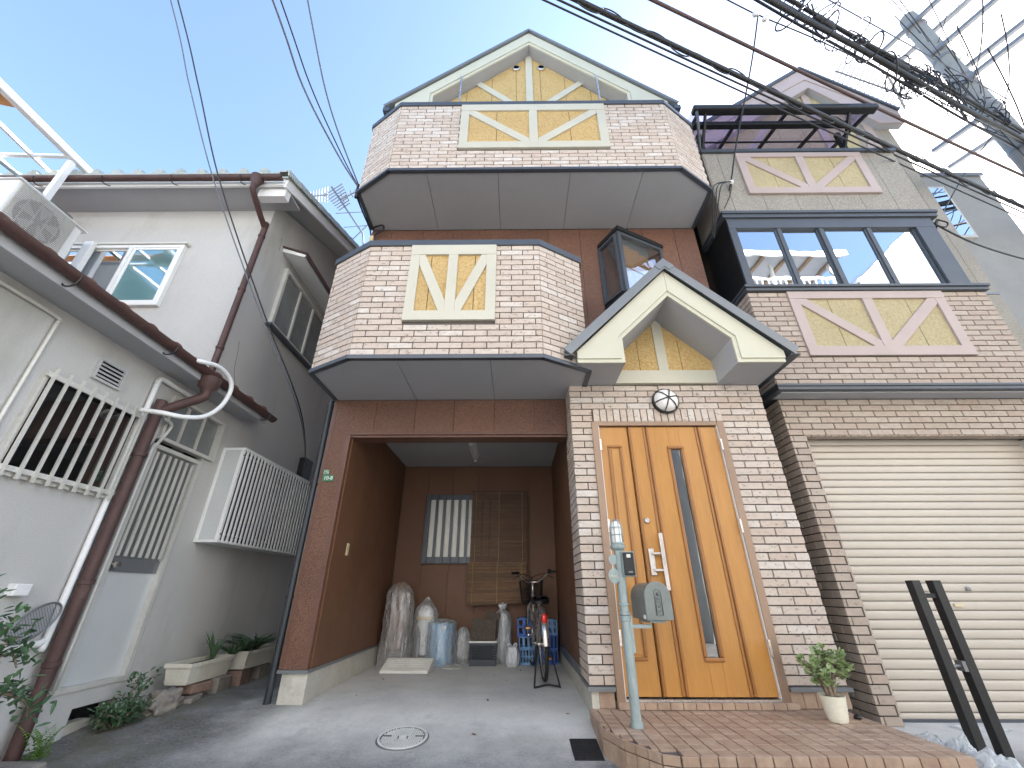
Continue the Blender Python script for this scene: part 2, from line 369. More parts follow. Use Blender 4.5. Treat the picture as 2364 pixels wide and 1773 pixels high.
def ground_mat():
    N = NB('worn_concrete_ground'); g = N.n('NewGeometry'); sp = N.n('SeparateXYZ', Vector=g.outputs['Position']); p = N.pos()
    ny = N.math('MULTIPLY', N.math('SUBTRACT', N.noise(p, 1.5, 6, .65), .5), 1.5)
    y = N.math('ADD', sp.outputs['Y'], ny)
    x = N.math('ADD', sp.outputs['X'], N.math('MULTIPLY', N.math('SUBTRACT', N.noise(p, 2.3, 4), .5), .9))
    k = N.math('MULTIPLY', N.rng(y, 3.0, 3.95, 0, 1), N.rng(x, -2.35, -1.75, 0, 1))
    conc = N.mix(N.rng(N.noise(p, 2.6, 7, .62), .3, .72, 0, 1), (.69,.68,.645), (.53,.525,.50))
    conc = N.mix(N.rng(N.noise(p, 60, 5, .75), .5, .72, 0, .45), conc, (.36,.36,.355))
    conc = N.mix(N.rng(N.noise(p, 5.5, 8, .75), .56, .70, 0, .5), conc, (.38,.375,.355))
    asp = N.mix(N.rng(N.noise(p, 48, 5, .8), .36, .66, 0, 1), (.055,.055,.055), (.215,.215,.21))
    asp = N.mix(N.rng(N.noise(p, 1.9, 6, .65), .42, .70, 0, .65), asp, (.30,.30,.285))
    wh = N.n('TexVoronoi', Vector=p, Scale=34.)
    asp = N.mix(N.rng(wh.outputs['Distance'], .05, .16, .75, 0), asp, (.48,.48,.46))
    moss = N.math('MULTIPLY', N.rng(x, -2.7, -1.9, 1, 0), N.rng(N.noise(p, 3.3, 6, .7), .40, .62, 0, .75))
    c = N.mix(k, asp, conc); c = N.mix(moss, c, (.105,.10,.06))
    N.bump(N.math('ADD', N.noise(p, 130, 3), N.math('MULTIPLY', N.noise(p, 14, 5), 1.2)), .5, .006)
    return N.fin(c, .85)
MT['ground'] = ground_mat()

# ---------------------------------------------------------------- brick facing
UNIT_V = [(-.5,0,-.5),(.5,0,-.5),(.5,0,.5),(-.5,0,.5),(-.5,.78,-.5),(.5,.78,-.5),(.5,.78,.5),(-.5,.78,.5),(-.488,1,-.455),(.488,1,-.455),(.488,1,.455),(-.488,1,.455)]
UNIT_F = [(0,1,5,4),(1,2,6,5),(2,3,7,6),(3,0,4,7),(4,5,9,8),(5,6,10,9),(6,7,11,10),(7,4,8,11),(8,9,10,11)]
CAMP = Vector((0, 0, H))
def unit_mesh(name, mat):
    me = bpy.data.meshes.new(name); me.from_pydata(UNIT_V, [], [f[::-1] for f in UNIT_F]); me.update(); me.materials.append(mat); return me
class Facing:
    def __init__(s): s.b = []
    def put(s, c, u, w, n, su, sw, sd, parent, name='brick'):
        j = .0012
        M = Matrix((( u.x*su, n.x*sd, w.x*sw, c.x), (u.y*su, n.y*sd, w.y*sw, c.y), (u.z*su, n.z*sd, w.z*sw, c.z), (0,0,0,1)))
        d = CAMP - c; L = d.length; a = su*sw*max(0, n.dot(d)/L)/L/L
        s.b.append((a, M, parent, name))
    def wall(s, O, u, n, width, height, parent, course=.0693, tl=.2275, joint=.0095, depth=.014, holes=(), start=0., base=0., row0=0, half=None):
        O, u, n = Vector(O), Vector(u).normalized(), Vector(n).normalized(); w = Vector((0,0,1))
        rows = int(math.ceil((height-base)/course - 1e-6)); pitch = tl+joint
        for r in range(rows):
            z0 = base + r*course + joint/2; z1 = min(base+(r+1)*course-joint/2, height)
            if z1-z0 < .018: continue
            segs = [(0., width)]
            for (a, b, c, d) in holes:
                if z0 < d-.004 and z1 > c+.004:
                    ns = []
                    for (p, q) in segs:
                        if b <= p or a >= q: ns.append((p, q))
                        else:
                            if a > p: ns.append((p, a))
                            if b < q: ns.append((b, q))
                    segs = ns
            off = start + (pitch/2 if (r+row0) % 2 else 0)
            k0 = int(math.floor((0-off)/pitch))-1
            for (p, q) in segs:
                k = k0
                while off + k*pitch < q:
                    a = max(p, off+k*pitch+joint/2); b = min(q, off+(k+1)*pitch-joint/2); k += 1
                    if b-a < .022: continue
                    c = O + u*((a+b)/2) + w*((z0+z1)/2)
                    s.put(c, u, w, n, b-a, z1-z0, depth+rnd(-.0015,.0015), parent)
    def finish(s, house, mat, limit=300, name='brick', rest='brick_facing'):
        s.b.sort(key=lambda t: -t[0]); me = unit_mesh(name, mat)
        for a, M, p, nm in s.b[:limit]:
            o = link(bpy.data.objects.new(nm, me)); par(o, p); o.matrix_basis = M
        if len(s.b) > limit:
            vs = []; fs = []
            for a, M, p, nm in s.b[limit:]:
                k = len(vs); vs += [tuple(M @ Vector(v)) for v in UNIT_V]; fs += [tuple(k+i for i in f[::-1]) for f in UNIT_F]
            me2 = bpy.data.meshes.new(rest); me2.from_pydata(vs, [], fs); me2.update(); me2.materials.append(mat)
            tag(par(link(bpy.data.objects.new(rest, me2)), house), kind='stuff')

def smooth01(a, b, t):
    t = max(0, min(1, (t-a)/(b-a))); return t*t*(3-2*t)
def gz(x, y):
    z = .11*smooth01(3.25, 4.45, y) + .012*max(0, min(1, (y-4.4)/2.3))
    return z*(1 - smooth01(.9, 3.2, x))
# ================================================================ GROUND
def build_ground():
    xs = [-400,-60,-20,-12,-8,-6] + [-5+i*.25 for i in range(0, 49)] + [8,10,14,24,60,400]
    ys = [-400,-60,-20,-10,-6,-3,-1,0,1,2] + [2.5+i*.15 for i in range(0, 34)] + [8.5,10,14,24,60,400]
    m = MB(); vs = [(x, y, gz(x, y)) for y in ys for x in xs]; nx = len(xs)
    m.add(vs, [(j*nx+i, j*nx+i+1, (j+1)*nx+i+1, (j+1)*nx+i) for j in range(len(ys)-1) for i in range(nx-1)])
    tag(m.build('ground', MT['ground'], smooth=True), kind='structure')
build_ground()

# ================================================================ MAIN HOUSE
YF, XL, XR, YB, YC = 4.30, -2.05, 2.56, 13.0, 6.68
house = thing('brick_and_timber_house', (.25, 4.3, .1), 'tall three-storey house with brick balconies, brown siding and a wood front door', 'house')
FM = Facing()

def timber_panel(host, y, x0, x1, z0, z1, fw, trim, infill, cw=None, bw=None, fh=None):
    """half-timber panel facing the street: frame boards, middle post, two diagonals, stucco infill"""
    cw = cw or fw; bw = bw or fw; fh = fh or fw; xc = (x0+x1)/2
    p = .036
    MB().box(x0, y-p, z1-fh, x1, y, z1).build('trim_board', trim, host, bevel=.003)
    MB().box(x0, y-p-.002, z0, x1, y, z0+bw).build('trim_board', trim, host, bevel=.003)
    MB().box(x0, y-p+.003, z0+bw, x0+fw, y, z1-fh).build('trim_board', trim, host, bevel=.003)
    MB().box(x1-fw, y-p+.003, z0+bw, x1, y, z1-fh).build('trim_board', trim, host, bevel=.003)
    MB().box(xc-cw/2, y-p+.002, z0+bw, xc+cw/2, y, z1-fh).build('trim_board', trim, host, bevel=.003)
    for s in (-1, 1):
        a = Vector((xc+s*cw*.55, y, z0+bw)); b = Vector(((x0+fw) if s < 0 else (x1-fw), y, z1-fh))
        d = (b-a).normalized(); n = Vector((-d.z, 0, d.x)); hw = fw*.5
        # clip the diagonal to the bay
        lo, hi = (x0+fw, xc-cw/2) if s < 0 else (xc+cw/2, x1-fw)
        q = [a-d*.3+n*hw, b+d*.3+n*hw, b+d*.3-n*hw, a-d*.3-n*hw]
        P = clipx([(v.x, v.z) for v in q], lo+.0005, hi-.0005)
        P = [(v[1], v[0]) for v in clipx([(v[1], v[0]) for v in P], z0+bw+.0005, z1-fh-.0005)]
        MB().prism([(v[0], y-p+.006, v[1]) for v in P], (0, p-.006, 0)).build('brace', trim, host, bevel=.002)
        # infill in two stucco sheets
        mid = (lo+hi)/2 + s*.03
        for (u0, u1) in ((lo, mid-.004), (mid+.004, hi)):
            MB().box(u0, y-.010, z0+bw, u1, y, z1-fh).build('stucco_panel', infill, host)

def balcony(name, poly, z0, z1, joints, start):
    """poly: plan outline, left back, left, front left, front right, right, right back"""
    core = MB(); core.prism([(x, y, z0+.03) for x, y in poly], (0, 0, .16))
    P = [Vector((x, y, 0)) for x, y in poly]
    for a, b in zip(P[:-1], P[1:]):
        d = (b-a).normalized(); n = Vector((d.y, -d.x, 0))      # outward
        core.prism([a+Vector((0,0,z0+.19)), b+Vector((0,0,z0+.19)), b-n*.11+Vector((0,0,z0+.19)), a-n*.11+Vector((0,0,z0+.19))], (0,0,z1-z0-.19-.05))
    host = core.build(name, MT['mortar'], house)
    cop = MB(); fl = MB()
    for i, (a, b) in enumerate(zip(P[:-1], P[1:])):
        d = (b-a).normalized(); n = Vector((d.y, -d.x, 0)); e = d*(.012 if 0 < i < 4 else 0)
        z = Vector((0,0,z1-.05))
        cop.prism([a+n*.034-e+z, b+n*.034+e+z, b-n*.14+e+z, a-n*.14-e+z], (0,0,.075+.0008*i))
        z = Vector((0,0,z0-.004))
        fl.prism([a+n*.030-e+z, b+n*.030+e+z, b-n*.02+e+z, a-n*.02-e+z], (0,0,.040+.0006*i))
    cop.build('coping', MT['metal'], host, bevel=.004); fl.build('drip_edge', MT['metal'], host)
    inner = [(x, y) for x, y in poly]
    cuts = [-9]+joints+[9]
    for a, b in zip(cuts[:-1], cuts[1:]):
        q = clipx(inner, a+.003, b-.003)
        if len(q) > 2: MB().prism([(x, y+.004, z0+.006) for x, y in q], (0, 0, .02)).build('soffit_panel', MT['soffit'], host)
    return host, P

LOWP = [(-2.05,4.29),(-2.05,3.64),(-1.575,3.362),(.262,3.362),(.735,3.64),(.735,4.29)]
UPP = [(-2.035,4.29),(-2.035,3.67),(-1.56,3.372),(2.055,3.372),(2.545,3.68),(2.545,4.29)]
lowb, LP = balcony('lower_balcony', LOWP, 2.915, 4.385, [-1.13, -.237], 0)
upb, UP = balcony('upper_balcony', UPP, 5.605, 7.005, [-1.097, -.203, .70, 1.602], 0)
def face_bricks(P, i, z0, z1, host, holes=(), start=0., row0=0):
    a, b = P[i], P[i+1]; d = (b-a).normalized(); n = Vector((d.y, -d.x, 0))
    FM.wall(a+Vector((0,0,z0)), d, n, (b-a).length, z1-z0, host, holes=holes, start=start, row0=row0)
for i, st in ((1, .04), (2, 0.), (3, .09)):
    face_bricks(LP, i, 2.955, 4.335, lowb, holes=[(-1.117+1.575, -.197+1.575, 3.342-2.955, 4.4-2.955)] if i == 2 else (), start=st)
    face_bricks(UP, i, 5.645, 6.955, upb, holes=[(-.72+1.56, 1.228+1.56, 6.018-5.645, 7.1-5.645)] if i == 2 else (), start=st)
timber_panel(lowb, 3.362, -1.117, -.197, 3.342, 4.334, .103, MT['cream'], MT['ochre'], fh=.135, bw=.112)
timber_panel(upb, 3.372, -.72, 1.228, 6.018, 6.954, .112, MT['cream'], MT['ochre'], fh=.135, bw=.122)

# ---- walls
bx('side_wall', MT['brown'], house, XL, YF+.012, .36, XL+.05, YB, 8.3)
bx('side_wall', MT['brown'], house, XR-.05, YF+.012, .30, XR, YB, 8.3)
bx('rear_wall', MT['brown'], house, XL+.05, YB-.05, .30, XR-.05, YB, 8.3)
fw = bx('front_wall', MT['mortar'], house, XL+.05, YF+.012, 2.83, XR-.05, YF+.10, 8.2)
js = [XL] + [-1.757+.4465*i for i in range(10) if -1.757+.4465*i < XR-.1] + [XR]
for a, b in zip(js[:-1], js[1:]):
    MB().box(a+.0025, YF-.003, 2.94, b-.0025, YF+.012, 5.60).build('wall_panel', MT['brown'], fw)
js = [XL, -1.578, -1.126, -.688, -.236, .208, .572]
fa = bx('carport_lintel', MT['browntrim'], house, -1.83, YF+.010, 2.475, .572, YF+.20, 2.826)
for a, b in zip(js[:-1], js[1:]):
    MB().box(a+.0025, YF-.004, 2.535, b-.0025, YF+.010, 2.912).build('wall_panel', MT['brown'], fa)
MB().box(-1.86, YF-.012, 2.50, .572, YF+.008, 2.532).build('lintel_trim', MT['browntrim'], fa)
# left pillar and carport side walls
lp = bx('carport_side_wall', MT['brown_in'], house, -2.0, YF+.012, .345, -1.815, YC, 2.815)
MB().box(XL-.002, YF-.006, .352, -1.862, YF+.010, 2.533).build('pillar_panel', MT['brown'], lp)
MB().box(-1.862, YF-.010, .352, -1.812, YF+.011, 2.499).build('corner_trim', MT['browntrim'], lp)
MB().box(XL-.012, YF-.009, .352, XL+.03, YF+.006, 2.912).build('corner_trim', MT['browntrim'], lp)
js = [YF+.05+i*.455 for i in range(6)]
for a, b in zip(js[:-1], js[1:]):
    MB().box(-1.816, a+.002, .352, -1.800, min(b, YC)-.002, 2.79).build('wall_panel', MT['brown_in'], lp)
rp = bx('carport_side_wall', MT['brown_in'], house, .602, 4.47, .35, .75, YC, 2.815)
for i in range(5):
    MB().box(.588, 4.47+i*.442+.002, .352, .603, 4.47+(i+1)*.442-.002, 2.79).build('wall_panel', MT['brown_in'], rp)
bw_ = bx('carport_back_wall', MT['mortar'], house, -1.83, YC, .10, .62, YC+.1, 2.82)
for i in range(6):
    a = -1.80+i*.40
    MB().box(a+.002, YC-.016, .13, a+.398, YC, 2.79).build('wall_panel', MT['brown_in'], bw_)
bx('carport_ceiling', MT['soffit'], house, -1.80, YF+.2, 2.80, .588, YC-.016, 2.822)
# concrete footings and grey flashing
ft = MB(); ft.box(-2.03, YF+.004, -.05, -1.806, YC, .325); ft.build('footing', MT['conc'], house, bevel=.006)
ft = MB(); ft.box(.585, 3.97, -.05, .76, YC, .262); ft.build('footing', MT['conc'], house, bevel=.006)
fl = MB(); fl.box(-2.066, YF-.022, .326, -1.797, YF+.02, .350); fl.box(-1.812, YF+.02, .327, -1.79, YC-.02, .351); fl.build('base_flashing', MT['roofgrey'], house)
fl = MB(); fl.box(.556, 3.93, .264, .772, 3.975, .293); fl.box(.568, 3.975, .266, .606, 4.44, .2945); fl.box(.578, 4.44, .263, .604, YC-.02, .3515)
fl.build('base_flashing', MT['roofgrey'], house)
MB().box(2.118, 3.93, .264, 2.60, 3.975, .293).build('base_flashing', MT['roofgrey'], house)

# ---- entrance block
ZT = 2.93
ent = MB(); ent.box(.588, 3.972, .268, .800, 4.46, ZT); ent.box(2.118, 3.972, .268, 2.585, 4.46, ZT); ent.box(.8, 3.972, 2.512, 2.118, 4.46, ZT)
entw = ent.build('entrance_wall', MT['mortar'], house)
nb = Vector((0, -1, 0)); ux = Vector((1, 0, 0))
W = 2.588-.573
FM.wall((.573, 3.972, .296), ux, nb, W, ZT-.296, entw, holes=[(.788-.573, 2.122-.573, -1, 2.655-.296)], row0=1)
FM.wall((.588, 4.46, .296), (0,-1,0), (-1,0,0), .488, ZT-.296, entw, start=.06)
k = 0; x = .806
while x < 2.11:                                                     # upright tiles over the door
    FM.put(Vector((x+.031, 3.972, 2.583)), ux, Vector((0,0,1)), nb, .060, .136, .014, entw); x += .0698
bx('stair_core', MT['brown'], house, .80, 4.46, .3, 2.51, YC, 2.83)
# tiled plinth beside and under the door
pl = bx('plinth', MT['mortar'], house, .762, 3.975, .0, 2.57, 4.2, .20)
FP = Facing()
x = .60
def plinth_tile(x0, x1, z0, z1, y=3.975):
    o = link(bpy.data.objects.new('plinth_tile', PLT)); par(o, pl)
    o.matrix_basis = Matrix(((x1-x0, 0, 0, (x0+x1)/2), (0, -.012, 0, y), (0, 0, z1-z0, (z0+z1)/2), (0,0,0,1)))
PLT = unit_mesh('plinth_tile', MT['porch'])
x = .785
while x < 2.12: plinth_tile(x, x+.094, .152, .196, 3.935); x += .098
bx('plinth_block', MT['mortar'], house, .785, 3.936, .05, 2.118, 3.976, .196)
for x0, x1 in ((.765-.12, .765),): plinth_tile(x0, x1, .152, .262)
x = 2.125
while x < 2.55: plinth_tile(x, min(x+.094, 2.575), .152, .262); x += .098

# ---- front door
def frame(name, mat, parent, x0, x1, z0, z1, w, y0, y1, bevel=.003, sill=True):
    m = MB(); m.box(x0, y0, z0, x0+w, y1, z1); m.box(x1-w, y0, z0, x1, y1, z1); m.box(x0+w, y0+.001, z1-w, x1-w, y1, z1)
    if sill: m.box(x0+w, y0+.001, z0, x1-w, y1, z0+w)
    return m.build(name, mat, parent, bevel=bevel)
df = MB(); df.box(.776, 3.935, .155, .842, 4.06, 2.508); df.box(2.044, 3.935, .155, 2.112, 4.06, 2.508); df.box(.842, 3.937, 2.462, 2.044, 4.06, 2.508)
dfo = df.build('door_frame', MT['bronze'], house, bevel=.006)
MB().box(.842, 3.940, .197, 2.044, 4.05, .214).build('threshold', MT['steel'], dfo)
MB().box(.842, 4.04, .214, 2.044, 4.06, 2.462).build('door_backing', MT['black'], dfo)
MB().box(.842, 3.944, .2145, .848, 4.02, 2.462).build('weather_strip', MT['white'], dfo)
MB().box(2.038, 3.944, .2145, 2.0435, 4.02, 2.462).build('weather_strip', MT['white'], dfo)
def moulding(parent, x0, x1, z0, z1, y, w=.03):
    m = MB()
    for (a, b, c, d) in ((x0, z0, x1, z0+w), (x0, z1-w, x1, z1), (x0, z0+w, x0+w, z1-w), (x1-w, z0+w, x1, z1-w)):
        m.box(a, y-.018, b, c, y, d)
    return m.build('moulding', MT['woodmold'], parent, bevel=.008)
sl_ = MB().box(.850, 3.972, .224, 1.132, 4.02, 2.456).build('side_door_leaf', MT['wood'], dfo, bevel=.003)
moulding(sl_, .918, 1.06, .46, 2.262, 3.972, .026)
MB().box(.952, 3.966, .50, 1.026, 3.974, 2.222).build('raised_panel', MT['wood'], sl_, bevel=.006)
dm = MB(); dm.box(1.142, 3.968, .224, 1.312, 4.02, 2.456); dm.box(1.322, 3.968, .224, 1.535, 4.02, 2.456); dm.box(1.645, 3.968, .224, 1.838, 4.02, 2.456); dm.box(1.848, 3.968, .224, 2.036, 4.02, 2.456)
dm.box(1.535, 3.968, 2.225, 1.645, 4.02, 2.456); dm.box(1.535, 3.968, .224, 1.645, 4.02, .48); dm.box(1.312, 3.979, .224, 1.322, 4.02, 2.456); dm.box(1.838, 3.979, .224, 1.848, 4.02, 2.456)
dl = dm.build('door_leaf', MT['wood'], dfo, bevel=.003)
for x in (1.317, 1.843):
    MB().box(x-.028, 3.957, .226, x-.006, 3.972, 2.454).build('reed', MT['woodmold'], dl, bevel=.006)
    MB().box(x+.006, 3.957, .226, x+.028, 3.972, 2.454).build('reed', MT['woodmold'], dl, bevel=.006)
MB().box(1.143, 3.953, .226, 1.168, 3.972, 2.454).build('reed', MT['woodmold'], dl, bevel=.005)
moulding(dl, 1.508, 1.672, .452, 2.254, 3.970, .030)
MB().box(1.536, 3.985, .48, 1.644, 3.990, 2.225).build('glass_strip', MT['strip'], dl)
for z in (2.26, 1.49, .62):
    MB().box(.836, 3.928, z-.06, .856, 3.945, z+.06).build('hinge', MT['steel'], dfo, bevel=.003)
for z in (2.26, 1.49, .55):
    MB().box(2.034, 3.928, z-.06, 2.052, 3.945, z+.06).build('hinge', MT['steel'], dfo, bevel=.003)
lk = MB().lathe([(0,0),(.026,0),(.026,.012),(.020,.018),(.009,.018),(.007,.014),(0,.014)], (1.206, 3.968, 1.54), 20, (0,-1,0)).build('lock', MT['steel'], dl, True, angle=40)
hd = MB(); hd.box(1.176, 3.948, 1.08, 1.226, 3.968, 1.30); hd.build('handle_plate', MT['steel'], dl, bevel=.006)
hd = MB(); hd.box(1.270, 3.890, .962, 1.303, 3.912, 1.425); hd.box(1.20, 3.905, 1.245, 1.28, 3.945, 1.265); hd.box(1.20, 3.905, 1.112, 1.28, 3.945, 1.132)
hd.build('handle', MT['steel'], dl, bevel=.004)

# ---- entrance gable canopy
CX = 1.604
outer = [(.605,2.93),(.605,3.045),(CX,4.056),(2.605,3.045),(2.605,2.93),(2.147,2.93),(2.147,3.206),(CX,3.736),(1.065,3.206),(1.065,2.93)]
inner = [(.605,2.968),(.605,3.046),(CX,4.057),(2.605,3.046),(2.605,2.968),(2.186,2.968),(2.186,3.222),(CX,3.792),(1.026,3.222),(1.026,2.968)]
can = MB().prism([(x, 3.485, z) for x, z in outer], (0, .485, 0)).build('entrance_canopy', MT['soffit'], house)
MB().prism([(x, 3.466, z-.001) for x, z in outer], (0, .0185, 0)).build('bargeboard', MT['cream_clean'], can)
for s in (-1, 1):                                                    # two face boards, mitred at the apex
    P = [p for p in inner]
    half = clipx(P, -9, CX-.0015) if s < 0 else clipx(P, CX+.0015, 9)
    MB().prism([(x, 3.452, z) for x, z in half], (0, .0138, 0)).build('face_board', MT['cream_clean'], can)
for s in (-1, 1):
    t = Vector((-s*.7071, 0, .7071)); e = Vector((CX + s*1.105, 0, 3.026)); a = Vector((CX, 0, 4.131))
    nn = Vector((s*.7071, 0, .7071))
    MB().prism([(p.x, 3.415, p.z) for p in (e, a, a+Vector((0,0,.045)), e+nn*.032)], (0, .92, 0)).build('roof_sheet', MT['roofgrey'], can)
    MB().prism([(p.x, 3.405, p.z) for p in (e-nn*.052, a-Vector((0,0,.075)), a+Vector((0,0,.055)), e+nn*.040)], (0, .0096, 0)).build('verge_trim', MT['roofgrey'], can)
    MB().box(CX+s*1.085-.045, 3.42, 2.985, CX+s*1.085+.045, 4.30, 3.0).build('eave_gutter', MT['metal'], can)
rc = MB()
for s in (-1, 1):
    nn = Vector((s*.7071, 0, .7071)); t = Vector((s*.7071, 0, -.7071)); a = Vector((CX, 0, 4.192))
    rc.prism([(p.x, 3.398, p.z) for p in (a, a+t*.15, a+t*.15-nn*.075, a-Vector((0,0,.11)))], (0, .95, 0))
rc.build('ridge_cap', MT['roofgrey'], can)
# gable infill
for x0, x1 in ((1.066,1.355),(1.361,1.558),(1.657,1.812),(1.818,2.146)):
    P = clipx([(1.066,3.085),(2.146,3.085),(2.146,3.21),(CX,3.742),(1.066,3.21)], x0, x1)
    MB().prism([(x, 3.935, z) for x, z in P], (0, .034, 0)).build('stucco_panel', MT['ochre'], can)
MB().box(1.064, 3.915, 2.935, 2.148, 3.969, 3.088).build('trim_board', MT['cream'], can, bevel=.003)
MB().prism([(x, 3.918, z) for x, z in clipx([(1.066,3.089),(2.146,3.089),(2.146,3.21),(CX,3.742),(1.066,3.21)], 1.553, 1.660)], (0, .045, 0)).build('trim_board', MT['cream'], can)

# ---- main gable roof
GX = .285; yb = 4.07
go = [(-2.0,7.85),(-2.0,8.295),(GX,10.58),(2.57,8.295),(2.57,7.85),(1.93,7.85),(1.93,8.57),(GX,10.205),(-1.39,8.57),(-1.39,7.85)]
gi = [(-2.0,7.85),(-2.0,8.297),(GX,10.582),(2.57,8.297),(2.57,7.85),(1.985,7.85),(1.985,8.595),(GX,10.285),(-1.445,8.595),(-1.445,7.85)]
roof = MB().prism([(x, yb+.03, z) for x, z in go], (0, .215, 0)).build('gable_eaves', MT['soffit'], house)
MB().prism([(x, yb+.008, z) for x, z in go], (0, .0215, 0)).build('bargeboard', MT['cream_clean'], roof)
for s in (-1, 1):
    half = clipx(gi, -9, GX-.002) if s < 0 else clipx(gi, GX+.002, 9)
    MB().prism([(x, yb-.010, z) for x, z in half], (0, .0175, 0)).build('face_board', MT['cream_clean'], roof)
    nn = Vector((s*.7071, 0, .7071)); e = Vector((GX+s*2.43, 0, 8.175)); a = Vector((GX, 0, 10.605))
    MB().prism([(p.x, yb-.05, p.z) for p in (e, a, a+Vector((0,0,.07)), e+nn*.05)], (0, YB-yb, 0)).build('roof_sheet', MT['roofgrey'], roof)
    MB().box(GX+s*2.41-.05, yb-.04, 8.06, GX+s*2.41+.05, YB, 8.16).build('eave_gutter', MT['metal'], roof)
gw = bx('gable_wall', MT['mortar'], house, -2.0, YF+.012, 8.2, 2.52, YF+.05, 8.4)
MB().prism([(x, YF+.012, z) for x, z in ((-2.0,8.4),(2.52,8.4),(GX,10.5))], (0,.05,0)).build('gable_core', MT['mortar'], gw)
js = [-1.8, -1.295, -.848, -.402, .040, .486, .934, 1.38, 2.4]
tri = [(-1.8,7.2),(2.4,7.2),(2.4,8.0),(GX,10.21),(-1.8,8.12)]
for a, b in zip(js[:-1], js[1:]):
    P = clipx(tri, a+.004, b-.004)
    MB().prism([(x, YF-.005, z) for x, z in P], (0, .016, 0)).build('stucco_panel', MT['ochre'], gw)
MB().prism([(x, YF-.035, z) for x, z in clipx(tri, .218, .340)], (0, .029, 0)).build('trim_board', MT['cream'], gw)
for s in (-1, 1):
    a = Vector((GX+s*.16, 0, 8.50)); b = Vector((GX+s*1.0, 0, 9.36)); d = (b-a).normalized(); n = Vector((-d.z, 0, d.x))*.06
    q = [(v.x, v.z) for v in (a+n, b+n, b-n, a-n)]
    if s > 0: q = q[::-1]
    MB().prism([(x, YF-.031, z) for x, z in q], (0, .025, 0)).build('brace', MT['cream'], gw)
for x in (.042, .512):
    v = MB().lathe([(.075,0),(.075,.03),(.062,.04),(.052,.04)], (x, YF-.005, 9.80), 20, (0,-1,0)).build('vent_cap', MT['steel'], gw, True, angle=40)
    MB().lathe([(0,0),(.052,0),(.056,.037)], (x, YF-.006, 9.80), 20, (0,-1,0)).build('vent_hole', MT['black'], gw)
for x in (-.92, 1.44):                                               # washing-line brackets above the parapet
    MB().tube([(x, YF-.25, 8.2), (x, YF-.25, 9.02), (x-.01, YF-.25, 9.08)], .018, 8).build('pole_bracket', MT['steel'], gw)

# ---- corner bay window
A0, A1, A2 = (1.171, YF-.004), (1.357, 3.968), (2.045, YF-.004)
cw_ = MB().prism([(1.15,4.295,4.149),(1.352,3.935,4.149),(2.075,4.295,4.149)], (0,0,.065)).build('corner_window', MT['black'], house, bevel=.004)
MB().prism([(1.15,4.295,5.225),(1.352,3.935,5.225),(2.075,4.295,5.225)], (0,0,.065)).build('window_head', MT['black'], cw_, bevel=.004)
def sash(p, q, z0, z1, w, inset, glassmat, name):
    p, q = Vector((*p, 0)), Vector((*q, 0)); d = (q-p).normalized(); n = Vector((d.y, -d.x, 0)); L = (q-p).length
    m = MB()
    for (a, b, c, e) in ((0, w, z0, z1), (L-w, L, z0, z1), (w, L-w, z0, z0+w), (w, L-w, z1-w, z1)):
        P = p + d*a; Q = p + d*b
        m.prism([P+n*inset+Vector((0,0,c)), Q+n*inset+Vector((0,0,c)), Q-n*.03+Vector((0,0,c)), P-n*.03+Vector((0,0,c))], (0,0,e-c))
    f = m.build(name, MT['metal'], cw_, bevel=.003)
    g = MB(); P = p+d*(w-.002)-n*.002; Q = p+d*(L-w+.002)-n*.002
    g.prism([P+Vector((0,0,z0+w-.002)), Q+Vector((0,0,z0+w-.002)), Q-n*.006+Vector((0,0,z0+w-.002)), P-n*.006+Vector((0,0,z0+w-.002))], (0,0,z1-z0-2*w+.004))
    g.build('pane', glassmat, cw_)
    return f
sash(A0, A1, 4.214, 5.225, .045, .004, MT['glass'], 'sash')
sash(A1, A2, 4.214, 5.225, .050, .004, MT['clear'], 'sash')
pA, pD = Vector((*A1, 0)), (Vector((*A2, 0))-Vector((*A1, 0))).normalized(); pN = Vector((pD.y, -pD.x, 0))
def inside_sheet(name, mat, uz, off):
    MB().prism([pA+pD*u-pN*off+Vector((0,0,z)) for u, z in uz], -pN*.004).build(name, mat, cw_)
inside_sheet('blind', MT['orangewood'], [(.06,5.05),(.20,5.06),(.21,5.03),(.36,5.04),(.37,4.99),(.50,5.0),(.51,4.94),(.60,4.95),(.64,4.72),(.06,4.5)], .05)
inside_sheet('curtain', MT['lace'], [(.055,4.58),(.30,4.66),(.58,4.80),(.62,4.80),(.70,4.55),(.70,4.22),(.055,4.22)], .035)
inside_sheet('room_back', MT['frostdk'], [(.03,5.22),(.72,5.22),(.72,4.2),(.03,4.2)], .09)
sash((A0[0]+.0, A0[1]-.0), (A1[0]-.02, A1[1]+.03), 4.235, 5.19, .03, .03, MT['glass'], 'casement')

# ---- carport window with bars
ww = frame('carport_window', MT['metal'], house, -1.40, -.20, 1.33, 2.33, .045, YC-.075, YC-.018)
MB().box(-1.355, YC-.040, 1.375, -.78, YC-.035, 2.285).build('pane', MT['curtain'], ww)  # near-white tone stands in for light on the frosted glass
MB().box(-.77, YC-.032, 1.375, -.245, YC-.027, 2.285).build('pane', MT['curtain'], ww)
for i in range(9):
    x = -1.34+i*.118
    MB().box(x-.018, YC-.115, 1.345, x+.018, YC-.082, 2.315).build('window_bar', MT['metal'], ww)
m = MB(); m.box(-1.39, YC-.080, 1.345, -.25, YC-.076, 1.42); m.box(-1.39, YC-.080, 2.25, -.25, YC-.076, 2.315); m.build('bar_rail', MT['metal'], ww)
